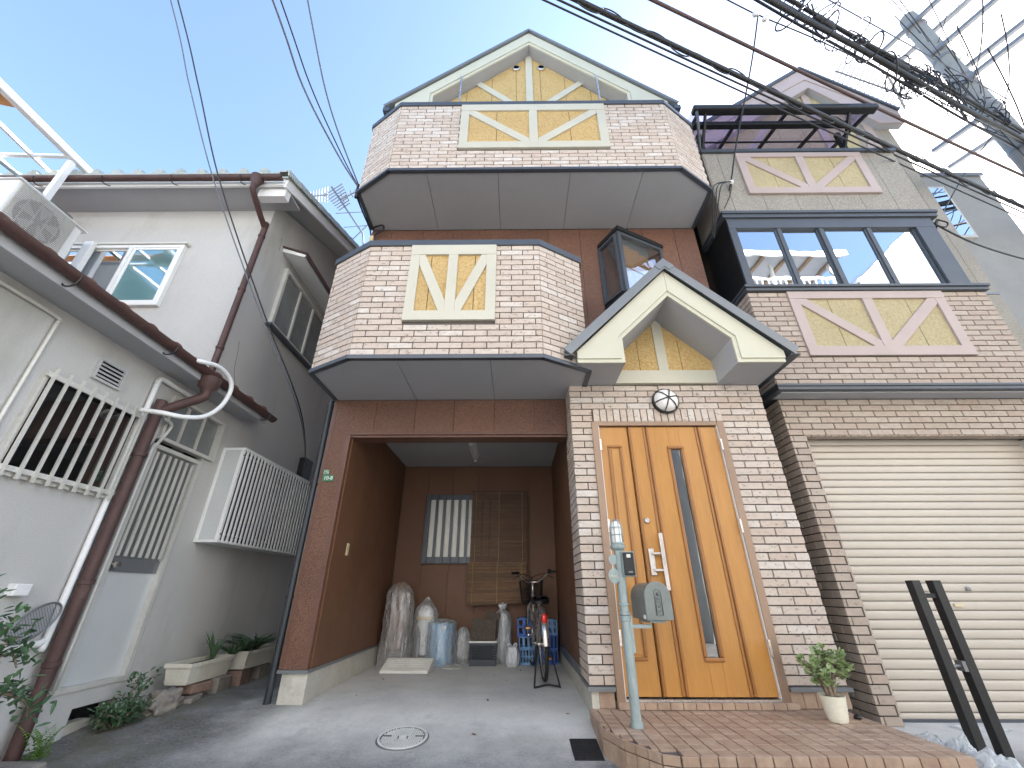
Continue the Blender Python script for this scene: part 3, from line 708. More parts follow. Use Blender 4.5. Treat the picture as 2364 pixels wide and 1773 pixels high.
# ---- drainpipes
dp = MB(); dp.tube([(-2.118, 4.33, 2.92), (-2.118, 4.33, .08)], .032, 12); dp.build('drainpipe', MT['pipe'], house, True, angle=40)
for z in (.9, 1.95, 2.85): MB().tube([(-2.118, 4.33, z), (-2.118, 4.33, z+.03)], .038, 12).build('pipe_bracket', MT['pipe'], house, True, angle=40)
# service drop fittings at the upper left corner
sv = MB(); sv.tube(catmull([(-2.02,4.24,5.60),(-1.95,4.18,5.56),(-1.86,4.18,5.58),(-1.86,4.2,5.50),(-1.98,4.25,5.47),(-2.02,4.28,5.3)], 6), .012, 6)
sv.build('service_cable', MT['wire'], house, True)
sv = MB(); sv.box(-2.045, 4.235, 5.28, -1.99, 4.284, 5.45); sv.build('junction_box', MT['ivory'], house, bevel=.006)
FM.finish(house, MT['tile'], 300)
# ================================================================ RIGHT NEIGHBOUR
rh = thing('shuttered_garage_house', (4.2, 4.3, 0), 'brown brick house with roller-shutter garage and pink half-timber trim beside the main house', 'house')
FR = Facing()
# ground floor
rc_ = MB(); rc_.box(2.90, 4.162, -.1, 3.055, 4.9, 2.86); rc_.box(5.47, 4.162, -.1, 6.55, 4.9, 2.86); rc_.box(3.055, 4.162, 2.43, 5.47, 4.9, 2.86)
rwall = rc_.build('garage_wall', MT['mortar2'], rh)
FR.wall((2.888, 4.162, .0), ux, nb, 2.75, 2.845, rwall, holes=[(3.06-2.888, 5.465-2.888, -1, 2.415)], start=.03)
FR.wall((2.90, 4.95, .0), (0,-1,0), (-1,0,0), .788, 2.845, rwall, start=.1)
FR.wall((3.055, 4.162, .0), (0,1,0), (1,0,0), .10, 2.42, rwall, start=.02)
x = 3.06
while x < 5.46:                                                      # soldier tiles under the lintel
    FR.put(Vector((x+.03, 4.21, 2.43)), ux, Vector((0,1,0)), Vector((0,0,-1)), .06, .10, .012, rwall); x += .07
bx('side_wall', MT['sidewall2'], rh, 2.90, 4.9, 0, 6.55, 13, 2.86)
# shutter
sh = bx('roller_shutter', MT['mortar2'], rh, 3.055, 4.33, -.03, 5.47, 4.37, 2.43)
prof = [(0,.001),(.008,.004),(.0105,.014),(.0115,.036),(.0105,.060),(.007,.069),(0,.0725)]
sm_ = MB()
sm_.grid(lambda u, v: (3.075+u*(5.455-3.075), 4.326-prof[int(round(v*6))][0], prof[int(round(v*6))][1]), 2, 7)
slat_me = None
for i in range(33):
    z = -.015+i*.0745
    if slat_me is None:
        o = sm_.build('shutter_slat', MT['shutter'], sh, True); slat_me = o.data
    else: o = par(link(bpy.data.objects.new('shutter_slat', slat_me)), sh)
    o.location = (0, 0, z)
m = MB(); m.box(3.056, 4.27, -.02, 3.082, 4.345, 2.41); m.box(5.445, 4.27, -.02, 5.471, 4.345, 2.41); m.build('shutter_guide', MT['agedalu'], sh)
MB().box(3.08, 4.29, -.022, 5.446, 4.34, .02).build('bottom_rail', MT['metal'], sh)
MB().lathe([(.02,0),(.02,.006),(.012,.009),(0,.009)], (4.19, 4.306, .98), 14, (0,-1,0)).build('shutter_lock', MT['galv'], sh)
MB().box(4.0, 4.300, .835, 4.075, 4.306, .862).build('sticker', MT['ivory'], sh)
# overhanging first floor
OX0, OX1, OY = 2.815, 5.63, 3.985
ov = bx('overhang_wall', MT['mortar2'], rh, OX0+.0, OY, 2.90, OX1, 4.6, 4.18)
FR.wall((OX0-.012, OY, 2.93), ux, nb, OX1-OX0+.024, 1.245, ov, holes=[(3.262-OX0+.012, 5.10-OX0+.012, 3.285-2.93, 9)], start=.0)
FR.wall((OX0, 4.6, 2.93), (0,-1,0), (-1,0,0), .615, 1.245, ov, start=.1)
m = MB(); m.box(OX0-.035, OY-.05, 2.862, OX1+.03, 4.6, 2.90); m.box(OX0-.045, OY-.062, 2.900, OX1+.04, OY-.001, 2.928); m.box(OX0-.045, OY-.001, 2.901, OX0-.001, 4.6, 2.929); m.build('ledge', MT['metal'], rh, bevel=.004)
MB().box(OX0+.02, OY+.01, 2.848, OX1, 4.16, 2.861).build('ledge_soffit', MT['soffit'], rh)
timber_panel(ov, OY, 3.262, 5.10, 3.287, 4.176, .118, MT['pinktrim'], MT['ochre2'], cw=.118, bw=.118, fh=.105)
m = MB(); m.box(OX0-.04, OY-.055, 4.18, OX1+.04, 4.6, 4.222); m.box(OX0-.055, OY-.075, 4.2225, OX1+.05, 4.6, 4.258); m.build('sill', MT['metal'], rh, bevel=.004)
# window band
wb = MB(); wb.box(OX0+.035, 4.045, 4.258, OX1-.02, 4.6, 5.50)
wbo = wb.build('window_band', MT['black'], rh)
m = MB()
xs_ = [2.905, 3.506, 4.060, 4.690, 5.335]
m.box(OX0+.03, 3.985, 4.259, xs_[0]+.03, 4.046, 5.44)
for x in xs_[1:4]: m.box(x-.028, 3.992, 4.259, x+.028, 4.046, 5.44)
m.box(xs_[4]-.02, 3.985, 4.259, OX1-.06, 4.046, 5.44)
m.box(OX0+.03, 3.982, 5.27, OX1-.06, 4.0455, 5.441); m.box(OX0+.03, 3.981, 4.258, OX1-.06, 4.0455, 4.285)
m.build('window_frame', MT['metal'], wbo, bevel=.004)
for i, (a, b) in enumerate(zip(xs_[:-1], xs_[1:])):
    yy = 4.022 + (.010 if i % 2 else 0)
    for q in (a+.028, b-.05): MB().box(q, yy-.014, 4.286, q+.022, yy+.012, 5.269).build('window_stile', MT['metal'], wbo)
    pn = MB(); pn.box(a+.05, yy, 4.286, b-.05, yy+.005, 5.269); pn.build('pane', MT['refl'], wbo)
MB().box(OX0+.022, 4.0, 4.26, OX0+.035, 4.6, 5.44).build('side_panel', MT['black'], wbo)
# second floor: ledge, speckled siding with timber panel, coping
m = MB(); m.box(OX0-.02, OY-.03, 5.44, OX1+.03, 4.6, 5.50); m.box(OX0-.03, OY-.05, 5.50, OX1+.04, 4.6, 5.545); m.build('ledge', MT['metal'], rh, bevel=.004)
uo = bx('terrace_parapet', MT['mortar2'], rh, OX0, OY+.012, 5.545, OX1, 4.12, 6.80)
js = [OX0-.002] + [OX0+.20+.445*i for i in range(6)] + [OX1]
for a, b in zip(js[:-1], js[1:]): MB().box(a+.003, OY-.002, 5.548, b-.003, OY+.012, 6.80).build('wall_panel', MT['sidewall'], uo)
MB().box(OX0-.014, OY+.004, 5.548, OX0, 4.6, 6.80).build('wall_panel', MT['sidewall'], uo)
timber_panel(uo, OY-.002, 3.27, 5.105, 5.90, 6.77, .115, MT['pinktrim'], MT['ochre2'], cw=.115, bw=.115, fh=.09)
m = MB(); m.box(OX0-.035, OY-.04, 6.80, OX1+.03, 4.14, 6.865); m.box(OX0-.035, 4.14, 6.801, OX0+.08, 4.6, 6.866); m.build('coping', MT['metal'], rh, bevel=.004)
# main upper wall and gable
GY = 4.60
uw = bx('upper_wall', MT['mortar2'], rh, 2.90, GY, 2.87, 6.70, 13, 8.3)
js = [2.905+.45*i for i in range(9)]+[6.695]
for a, b in zip(js[:-1], js[1:]):
    if b > 5.5 or a < 2.95: MB().box(a+.003, GY-.012, 2.95, b-.003, GY, 6.80).build('wall_panel', MT['sidewall'], uw)
MB().box(5.66, GY-.022, 4.62, 6.69, GY-.0125, 4.66).build('belt_trim', MT['roofgrey'], uw)
gp = [(2.905,6.80),(6.69,6.80),(6.69,8.35),(5.52,9.55),(2.905,7.55)]
for a, b in zip(js[:-1], js[1:]):
    P = clipx(gp, a+.003, b-.003)
    MB().prism([(x, GY-.012, z) for x, z in P], (0, .012, 0)).build('stucco_panel', MT['sidewall'] if a > 5.8 else MT['ochre2'], uw)
MB().prism([(x, GY, z) for x, z in ((2.905,8.0-.6),(6.69,8.3),(5.53,9.6))], (0,.4,0)).build('gable_core', MT['mortar2'], uw)
for x in (3.5, 5.42, 6.25):
    MB().prism([(v, GY-.034, z) for v, z in clipx(gp, x, x+.13)], (0, .021, 0)).build('trim_board', MT['pinktrim'], uw)
for (a, b) in (((4.55,8.45),(3.7,7.2)), ((6.3,8.1),(5.75,6.9))):
    a, b = Vector((a[0],0,a[1])), Vector((b[0],0,b[1])); MB().bar((a.x,GY-.02,a.z), (b.x,GY-.02,b.z), .02, .12).build('brace', MT['pinktrim'], uw)
ap = (5.53, 9.98); el = (2.70, 7.76); er = (6.86, 8.62)
ro = [el, ap, er, (6.86,8.32), (6.42,8.32), (5.53,9.42), (3.1,7.55), (2.70,7.46)]
rr_ = MB().prism([(x, GY-.115, z) for x, z in ro], (0, .10, 0)).build('gable_eaves', MT['soffit'], rh)
MB().prism([(x, GY-.14, z) for x, z in ro], (0, .024, 0)).build('bargeboard', MT['pinktrim'], rr_)
MB().prism([(x, GY-.155, z) for x, z in [el, ap, er, (6.86,8.48), (5.53,9.66), (2.70,7.62)]], (0, .0145, 0)).build('face_board', MT['pinktrim'], rr_)
for e in (el, er):
    MB().prism([(x, GY-.19, z) for x, z in ((e[0], e[1]+.004), (ap[0], ap[1]+.004), (ap[0], ap[1]+.075), (e[0]+(.04 if e is er else -.04), e[1]+.05))], (0, 8.0, 0)).build('roof_sheet', MT['metal'], rr_)
# terrace awning
aw = thing('terrace_awning', (4.0, 3.9, 6.87), 'dark metal terrace awning with purple translucent roof above the garage house', 'awning')
m = MB(); m.box(2.66, 3.62, 7.32, 5.38, 3.74, 7.42); m.build('front_beam', MT['black'], aw, bevel=.02)
m = MB(); m.box(2.70, 3.80, 7.22, 5.05, 3.88, 7.30); m.build('lower_beam', MT['black'], aw, bevel=.006)
for x in (2.86, 5.0):
    MB().box(x-.03, 3.985, 6.866, x+.03, 4.045, 7.30).build('post', MT['black'], aw)
    MB().bar((x, 3.72, 7.34), (x, 4.015, 6.95), .03, .05).build('post_brace', MT['black'], aw)
for x in (2.76, 3.42, 4.08, 4.74, 5.30):
    MB().bar((x, 3.74, 7.37), (x, 4.56, 7.60), .035, .05).build('rafter', MT['black'], aw)
for y, z in ((4.0,7.445), (4.3,7.53), (4.54,7.597)): MB().box(2.72, y-.012, z+.022, 5.34, y+.012, z+.04).build('purlin', MT['black'], aw)
MB().prism([(2.68,3.70,7.425),(5.36,3.70,7.425),(5.36,4.57,7.665),(2.68,4.57,7.665)], (0,0,.006)).build('roof_sheet', MT['purple'], aw)
MB().tube(catmull([(2.70,3.66,7.30),(2.70,3.70,7.12),(2.74,3.85,6.95),(2.78,3.96,6.87)],6), .022, 8).build('downpipe', MT['metal'], aw, True)
FR.finish(rh, MT['tile2'], 300)

# ================================================================ PORCH
po = thing('tiled_porch_step', (1.5, 3.45, 0), 'low porch step of brown square tiles in front of the wooden door', 'porch')
PX0, PX1, PY0, PY1, PZ = .575, 2.485, 2.95, 3.972, .150
plan = [(PX0, PY1), (PX0, 3.47), (.66, 3.22), (.81, 2.99), (.90, PY0), (PX1, PY0), (PX1, PY1)]
pc = MB().prism([(x, y, -.05) for x, y in plan], (0, 0, PZ+.05-.012)).build('porch_bed', MT['mortar'], po)
TT = unit_mesh('porch_tile', MT['porch'])
def inside(x, y): # right of the chamfer
    ch = [(PX0, 3.47), (.66, 3.22), (.81, 2.99), (.90, PY0)]
    for a, b in zip(ch[:-1], ch[1:]):
        if min(a[1], b[1]) <= y <= max(a[1], b[1]):
            t = (y-a[1])/(b[1]-a[1]); return a[0]+(b[0]-a[0])*t
    return PX0
p_ = .0985
tp = MB(); rows = int((PY1-PY0)/p_)
def tile_obj(name, c, u, w, n, su, sw, sd, parent, me=TT):
    o = link(bpy.data.objects.new(name, me)); par(o, parent)
    o.matrix_basis = Matrix(((u[0]*su, n[0]*sd, w[0]*sw, c[0]), (u[1]*su, n[1]*sd, w[1]*sw, c[1]), (u[2]*su, n[2]*sd, w[2]*sw, c[2]), (0,0,0,1)))
for r in range(rows+1):
    y0 = PY0+r*p_; y1 = min(y0+p_-.008, PY1-.001)
    if y1-y0 < .02: continue
    xl = max(inside(PX0, y0), inside(PX0, y1))
    x = PX1
    while x > xl+.02:
        a = max(x-p_+.008, xl); tile_obj('porch_tile', ((a+x)/2, (y0+y1)/2, PZ-.0125), (1,0,0), (0,1,0), (0,0,1), x-a, y1-y0, .0125+rnd(-.0008,.0008), pc); x -= p_
# vertical faces
def riser(a, b):
    a, b = Vector((*a, 0)), Vector((*b, 0)); d = (b-a); L = d.length; d.normalize(); n = Vector((d.y, -d.x, 0)); k = max(1, round(L/p_)); q = L/k
    for i in range(k):
        c = a+d*(q*(i+.5)); c.z = (PZ-.062-.05)/2
        tile_obj('riser_tile', (c.x, c.y, PZ-.024), d, (0,0,1), n, q-.006, .045, .014, pc)
        tile_obj('riser_tile', (c.x, c.y, (PZ-.052)/2-.02), d, (0,0,1), n, q-.006, PZ-.052+.04, .012, pc)
for a, b in zip(plan[:-1], plan[1:]): riser(a, b)

# ================================================================ THINGS ROUND THE DOOR
wl = thing('wall_lamp', (1.565, 3.957, 2.73), 'round white bulkhead lamp with black cage on the brick above the door', 'lamp')
MB().lathe([(.0,0),(.135,0),(.14,.02),(.135,.045),(.118,.05)], (1.565,3.958,2.73), 32, (0,-1,0)).build('lamp_base', MT['black'], wl, True, angle=40)
MB().lathe([(.125,.03),(.122,.055),(.105,.085),(.075,.108),(.04,.12),(0,.124)], (1.565,3.958,2.73), 32, (0,-1,0)).build('lamp_glass', MT['lamp'], wl, True)
m = MB()
for k in range(3):
    a = k*pi/3+.25; d = Vector((cos(a),0,sin(a)))
    m.tube([Vector((1.565,3.958,2.73))+d*r+Vector((0,-h,0)) for r, h in ((-.136,.03),(-.118,.075),(-.078,.116),(0,.134),(.078,.116),(.118,.075),(.136,.03))], .006, 6)
m.build('lamp_cage', MT['black'], wl, True)

mp = thing('mailbox_post', (.80, 3.48, .15), 'grey-green metal post with lantern, intercom and arched mailbox before the door', 'mailbox')
X0, Y0 = .80, 3.48
MB().lathe([(.043,0),(.043,.03),(.034,.035),(.034,1.09)], (X0,Y0,.15), 20).build('pole', MT['greenpost'], mp, True, angle=40)
m = MB()
for z in (.80,.86): m.lathe([(.036,0),(.041,.004),(.041,.018),(.036,.022)], (X0,Y0,z), 20)
m.build('pole_band', MT['greenpost'], mp, True, angle=40)
MB().lathe([(.034,0),(.05,.012),(.056,.02),(.056,.04),(.048,.046),(.052,.05),(.052,.062),(.0,.064)], (X0,Y0,1.24), 24).build('lamp_collar', MT['greenpost'], mp, True, angle=40)
MB().lathe([(.040,0),(.042,.09),(.038,.13),(.025,.155),(0,.165)], (X0,Y0,1.303), 24).build('lamp_globe', MT['lamp'], mp, True)
m = MB()
for k in range(4):
    a = k*pi/4+.3; d = Vector((cos(a), sin(a), 0))
    m.tube([Vector((X0,Y0,1.303))+d*r+Vector((0,0,h)) for r, h in ((-.05,0),(-.05,.10),(-.042,.145),(-.022,.170),(0,.176),(.022,.170),(.042,.145),(.05,.10),(.05,0))], .0028, 5)
for h, r in ((.055,.05),(.11,.0495)): m.tube([Vector((X0+cos(a)*r, Y0+sin(a)*r, 1.303+h)) for a in [2*pi*i/20 for i in range(20)]], .0028, 5, closed=True)
m.build('lamp_cage', MT['greenpost'], mp, True)
ib = MB().box(.808, 3.415, 1.055, .902, 3.448, 1.232).build('intercom_plate', MT['greenpost'], mp, bevel=.003)
MB().box(.814, 3.392, 1.064, .894, 3.416, 1.224).build('intercom', MT['black'], ib, bevel=.006)
MB().box(.838, 3.388, 1.186, .868, 3.393, 1.21).build('intercom_lens', MT['glass'], ib)
MB().box(.842, 3.389, 1.082, .872, 3.393, 1.092).build('intercom_button', MT['galv'], ib)
npl = MB(); npl.lathe([(0,0),(.040,0),(.043,.004),(.043,.010),(.036,.012),(0,.012)], (.745,3.462,1.062), 28, (0,-1,0))
for i, v in enumerate(npl.v): v.z = 1.062+(v.z-1.062)*1.22
no = npl.build('name_plate', MT['greenpost'], mp, True, angle=40)
m = MB(); m.lathe([(0,0),(.034,0),(.036,.004),(.036,.010),(0,.012)], (.752,3.47,1.176), 24, (0,-1,0)); m.build('upper_plate', MT['greenpost'], mp, True, angle=40)
m = MB(); m.tube([(.752,3.47,1.20),(.80,3.475,1.20)], .007, 6); m.tube([(.752,3.468,1.14),(.75,3.466,1.105)], .003, 5); m.build('plate_bracket', MT['greenpost'], mp)
def text_mesh(name, s, size, mat, M, parent, ext=.001):
    cu = bpy.data.curves.new(name, 'FONT'); cu.body = s; cu.size = size; cu.align_x = 'CENTER'; cu.align_y = 'CENTER'; cu.extrude = ext
    t = bpy.data.objects.new(name+'_src', cu); COL.objects.link(t)
    me = bpy.data.meshes.new_from_object(t.evaluated_get(bpy.context.evaluated_depsgraph_get())); me.name = name
    bpy.data.objects.remove(t); bpy.data.curves.remove(cu)
    me.materials.clear(); me.materials.append(mat); me.transform(M)
    o = link(bpy.data.objects.new(name, me)); par(o, parent); return o
RX = Matrix.Rotation(pi/2, 4, 'X')
text_mesh('lettering', 'MAIL', .026, MT['gold'], Matrix.Translation((.745,3.448,1.060)) @ RX, no)
# arched mailbox, long axis towards the street, turned a little
Mx = Matrix.Translation((1.02,3.545,.775)) @ Matrix.Rotation(radians(5), 4, 'Z')
def arch(w, h, n=14):
    return [(-w,0),(w,0)] + [(w*cos(pi*i/n), h-w+w*sin(pi*i/n)) for i in range(n+1)]
mb_ = MB(Mx); mb_.prism([(x, -.13, z) for x, z in arch(.094,.242)], (0,.30,0)); mbo = mb_.build('mailbox', MT['mailbox'], mp, bevel=.004)
m = MB(Mx); m.prism([(x, -.148, z-.004) for x, z in arch(.100,.252)], (0,.0175,0)); dro = m.build('mailbox_door', MT['mailbox'], mbo, bevel=.004)
m = MB(Mx); A = arch(.024,.165); pts = [Vector((x, -.152, z+.03)) for x, z in A]; m.tube(pts, .003, 5, closed=True)
m.tube([Vector((.016*cos(t), -.152, .085+.036*sin(t))) for t in [2*pi*i/16 for i in range(16)]], .0028, 5, closed=True)
m.tube([(-.014,-.152,.125),(.014,-.152,.15)], .0025, 5); m.tube([(.014,-.152,.125),(-.014,-.152,.15)], .0025, 5); m.lathe([(0,0),(.011,.002),(0,.005)], (0,-.149,.165), 10, (0,-1,0)); m.lathe([(0,0),(.007,.002),(0,.004)], (0,-.149,.085), 8, (0,-1,0))
m.build('relief', MT['mailbox'], mbo, True)
m = MB(Mx); m.box(-.0965,-.12,.004,-.0945,-.075,.03); m.build('sticker', MT['letter'], mbo)
m = MB(Mx); m.box(-.06,-.09,-.022,.06,.12,-.001); m.build('mailbox_shelf', MT['greenpost'], mp)
m = MB(); m.box(.825,3.46,.57,.845,3.50,.80); m.box(.80,3.455,.72,.98,3.505,.743); m.lathe([(.036,0),(.042,.002),(.042,.03),(.036,.032)], (X0,Y0,.765), 20); m.build('mailbox_bracket', MT['greenpost'], mp)

# potted jade plant
jp = thing('potted_jade_plant', (2.23, 3.62, .15), 'jade plant in a ribbed ivory pot at the right end of the porch', 'potted plant')
pr = [(0,0),(.058,0),(.060,.008)]+[(.062+.019*(i/14)+(.0022 if i % 2 else 0), .012+.128*i/14) for i in range(15)]+[(.085,.150),(.079,.150),(.076,.125),(0,.125)]
MB().lathe(pr, (2.235,3.63,.152), 32).build('pot', MT['pot'], jp, True, angle=50)
MB().lathe([(.076,0),(0,.006)], (2.235,3.63,.285), 20).build('soil', MT['soil'], jp)
LEAFV = [(0,0,0),(.32,.3,.05),(.42,.62,.08),(.24,.92,.05),(0,1,.02),(-.24,.92,.05),(-.42,.62,.08),(-.32,.3,.05),(0,.55,-.05)]
LEAFF = [(0,1,8),(1,2,8),(2,3,8),(3,4,8),(4,5,8),(5,6,8),(6,7,8),(7,0,8)]
def leaf(mb, p, d, up, L, Wd):
    d = Vector(d).normalized(); u = d.cross(Vector(up))
    if u.length < 1e-4: u = d.cross(Vector((1,.3,0)))
    u.normalize(); n = u.cross(d)
    mb.add([Vector(p)+u*(x*Wd)+d*(y*L)+n*(z*L) for x, y, z in LEAFV], LEAFF)
random.seed(5)
st = MB(); lv = MB(); base = Vector((2.235,3.63,.285))
for b in range(6):
    a = b*1.05+rnd(-.3,.3); tip = base+Vector((cos(a)*rnd(.06,.13), sin(a)*rnd(.05,.10), rnd(.11,.21))); mid = base.lerp(tip, .5)+Vector((rnd(-.02,.02), rnd(-.02,.02), .01))
    b0 = base+Vector((cos(a)*.018, sin(a)*.018, 0)); st.tube(catmull([b0, mid, tip], 4), [.016-.001*i for i in range(9)], 7)
    for t in range(4):
        tt = tip+Vector((rnd(-.085,.085), rnd(-.07,.07), rnd(-.06,.075))); st.tube([mid.lerp(tip,.6), tt], [.006,.004], 5)
        for k in range(17):
            dd = Vector((rnd(-1,1), rnd(-1,1), rnd(-.35,1))).normalized()
            leaf(lv, tt+Vector((rnd(-.02,.02), rnd(-.02,.02), rnd(-.025,.025))), dd, (rnd(-.3,.3), rnd(-.3,.3), 1), rnd(.034,.052), rnd(.030,.042))
st.build('stems', MT['bark'], jp, True); tag(lv.build('leaves', MT['jade'], jp, True), kind='stuff')
tag(MB().lathe([(0,0),(.022,.0),(.026,.010),(.018,.022),(0,.026)], (2.42,3.70,.151), 12).build('door_stopper', MT['black'], None, True), 'small black rubber stopper on the porch right of the pot', 'door stop')

# black gate posts
gp_ = thing('black_gate_posts', (3.0, 3.45, 0), 'pair of black steel posts joined by two crossbars in front of the shutter', 'gate posts')
for (x, y) in ((2.925, 3.40), (3.075, 3.40)):
    MB().box(x-.031, y-.031, gz(x,y)-.01, x+.031, y+.031, 1.03).build('post', MT['blackiron'], gp_, bevel=.004)
MB().box(2.956, 3.385, .915, 3.044, 3.415, .945).build('crossbar', MT['blackiron'], gp_)
MB().tube([(2.956,3.40,.50),(3.044,3.40,.505)], .012, 8).build('latch_bar', MT['galv'], gp_)
m = MB(); m.lathe([(0,0),(.022,.0),(.022,.012),(0,.014)], (2.957,3.40,.50), 12, (1,0,0)); m.box(3.018,3.372,.475,3.0435,3.428,.535); m.build('latch', MT['galv'], gp_)

# address plate
apl = thing('address_plate', (-1.965, 4.29, 2.0), 'small green street number plate reading 10-8 on the left brown pillar', 'sign')
MB().box(-2.022, 4.284, 1.988, -1.906, 4.2905, 2.050).build('plate', MT['green'], apl, bevel=.001)
MB().box(-2.022, 4.2845, 2.052, -1.966, 4.2905, 2.110).build('district_plate', MT['green'], apl, bevel=.001)
text_mesh('number', '10-8', .052, MT['letter'], Matrix.Translation((-1.962,4.2832,2.019)) @ RX, apl, .0006)
text_mesh('district', '小若江\n八丁目', .020, MT['letter'], Matrix.Translation((-1.994,4.2838,2.082)) @ RX, apl, .0005)
# wall outlet inside the carport
ot = MB(); ot.box(-1.800, 4.68, 1.30, -1.790, 4.74, 1.42); tag(ot.build('switch_plate', MT['ivory'], None, bevel=.003), 'ivory switch plate on the left carport wall', 'switch')
# fluorescent batten
cl = thing('ceiling_lamp', (-.60, 5.65, 2.80), 'white fluorescent batten under the carport ceiling', 'lamp')
m = MB(); m.prism([(-.66,5.27,2.7995),(-.54,5.27,2.7995),(-.565,5.27,2.745),(-.635,5.27,2.745)], (0,.78,0)); m.build('lamp_body', MT['white'], cl)
MB().tube([(-.60,5.30,2.722),(-.60,6.02,2.722)], .016, 10).build('tube', MT['lamp'], cl, True, angle=40)
m = MB(); m.box(-.62,5.275,2.70,-.58,5.30,2.745); m.box(-.62,6.02,2.70,-.58,6.045,2.745); m.build('lamp_socket', MT['white'], cl)
# ================================================================ LEFT NEIGHBOUR
lh = thing('grey_stucco_house', (-4.5, 4.0, 0), 'old grey-white stucco two-storey house with maroon gutters left of the main house', 'house')
WX = -3.20
w = MB()
for (y0, y1, z0, z1) in ((.6,3.47,-.1,2.83),(3.47,3.68,-.1,.31),(3.68,4.08,.20,.309),(4.08,4.21,-.1,2.17),(3.47,3.85,2.60,2.829),(3.85,4.21,2.601,5.62),(4.21,9.5,-.1,5.62)):
    w.box(WX-.15, y0, z0, WX, y1, z1)
w.box(-9, 3.85, 2.2, WX-.15, 4.0, 5.62); w.box(-9, 9.35, 0, WX-.15, 9.5, 5.62); w.box(-9, .6, -.1, WX-.15, .75, 2.8)
w.box(-9, .75, 2.58, WX-.15, 3.85, 2.66)
lw = w.build('wall', MT['stucco'], lh)
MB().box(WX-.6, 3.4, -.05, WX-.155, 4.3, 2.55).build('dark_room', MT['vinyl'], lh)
MB().box(WX-.12, 3.69, -.02, WX-.02, 3.90, .105).build('foot_block', MT['conc'], lh, bevel=.006)
# cracks
for P in ([(4.02,3.55),(4.06,3.4),(4.1,3.2),(4.2,3.02),(4.12,2.86)], [(4.13,5.3),(4.15,5.2),(4.16,5.1)]):
    MB().tube(catmull([(WX+.001, y, z) for y, z in P], 5), .0035, 5).build('crack', MT['stone'], lh)
# --- upper roof
EY, EZ, SL = 3.42, 5.545, .41
MB().prism([(-9.2, EY, EZ+.03), (-9.2, 6.7, EZ+.03+SL*3.28), (-9.2, 9.98, EZ+.03), (-9.2, 9.98, EZ+.06), (-9.2, 6.7, EZ+.10+SL*3.28), (-9.2, EY, EZ+.06)], (6.37,0,0)).build('roof', MT['rtile'], lh)
tw = .266
def tile_profile(u):   # one tile across
    return (.068*math.sqrt(max(0, 1-((u-.21)/.21)**2)) if u < .42 else -.020*sin((u-.42)/.58*pi))
tmb = MB()
tmb.grid(lambda a, b: (a*tw, b*.30, tile_profile(a)+b*.30*SL+.03), 17, 2)
tmb.grid(lambda a, b: (a*tw, 0, (tile_profile(a)+.03)*(1-b)-.012*b), 17, 2)
tmb.grid(lambda a, b: (a*tw, b*.30, tile_profile(a)+b*.30*SL+.002), 17, 2)
t0 = tmb.build('roof_tile', MT['rtile'], lh, True, angle=50); tme = t0.data
roofp = [o for o in bpy.data.objects if o.name == 'roof'][0]
first = True
for r in range(3):
    for i in range(23):
        x = -2.94-tw*(i+1)+.02; y = EY-.045+r*.27; z = EZ+.068+r*.27*SL+r*.012
        if first: o = t0; first = False
        else: o = link(bpy.data.objects.new('roof_tile', tme))
        par(o, lh); o.location = (x, y, z)
# rake (verge) tiles on the right edge, fascia and soffit
for i in range(13):
    y = EY-.03+i*.255; z = EZ+.10+SL*i*.255
    MB().prism([(-2.96,y,z+.03),(-2.82,y,z+.045),(-2.80,y,z-.06),(-2.815,y,z-.065),(-2.835,y,z+.012),(-2.96,y,z-.0)], (0,.275,SL*.275-.012)).build('verge_tile', MT['rtile'], lh)
MB().prism([(-2.84,EY+.03,EZ+.05),(-2.84,6.7,EZ+.05+SL*3.25),(-2.84,6.7,EZ-.10+SL*3.25),(-2.84,EY+.03,EZ-.10)], (-.03,0,0)).build('bargeboard', MT['white'], lh)
MB().prism([(-2.872,EY+.06,EZ-.02),(-2.872,6.7,EZ-.02+SL*3.22),(-3.198,6.7,EZ-.02+SL*3.22),(-3.198,EY+.06,EZ-.02)], (0,0,.02)).build('verge_soffit', MT['stucco_dk'], lh)
MB().prism([(-3.2,3.86,5.62),(-3.2,9.4,5.62),(-3.2,6.7,EZ+SL*3.2)], (-.12,0,0)).build('gable_wall', MT['stucco'], lh)
for y in (3.50,):
    z = EZ-.13+SL*(y-EY); MB().box(-3.2, y, z-.10, -2.86, y+.10, z+.06).build('purlin_end', MT['white'], lh)
MB().box(-9.2, EY+.05, EZ-.045, -2.872, 3.85, EZ-.02).build('eave_soffit', MT['soffit'], lh)
MB().box(-9.2, EY+.02, EZ-.075, -2.872, EY+.05, EZ+.035).build('fascia', MT['white'], lh)
def gutter(p0, p1, r, name, mat, parent, out):
    p0, p1, out = Vector(p0), Vector(p1), Vector(out); d = (p1-p0); m = MB()
    def f(u, v):
        a = pi*v; return p0+d*u+out*(-cos(a)*r)+Vector((0,0,-sin(a)*r))
    m.grid(f, 2, 11); m.grid(lambda u, v: p0+d*u+out*(-cos(pi*v)*(r-.005))+Vector((0,0,-sin(pi*v)*(r-.005))), 2, 11)
    for q in (p0, p1): m.add([q+out*(-cos(pi*k/10)*r)+Vector((0,0,-sin(pi*k/10)*r)) for k in range(11)], [tuple(range(11))])
    return m.build(name, mat, parent, True, angle=50)
gu = gutter((-9.0, EY-.045, EZ+.012), (-2.87, EY-.045, EZ-.013), .044, 'upper_gutter', MT['gutter'], lh, (0,-1,0))
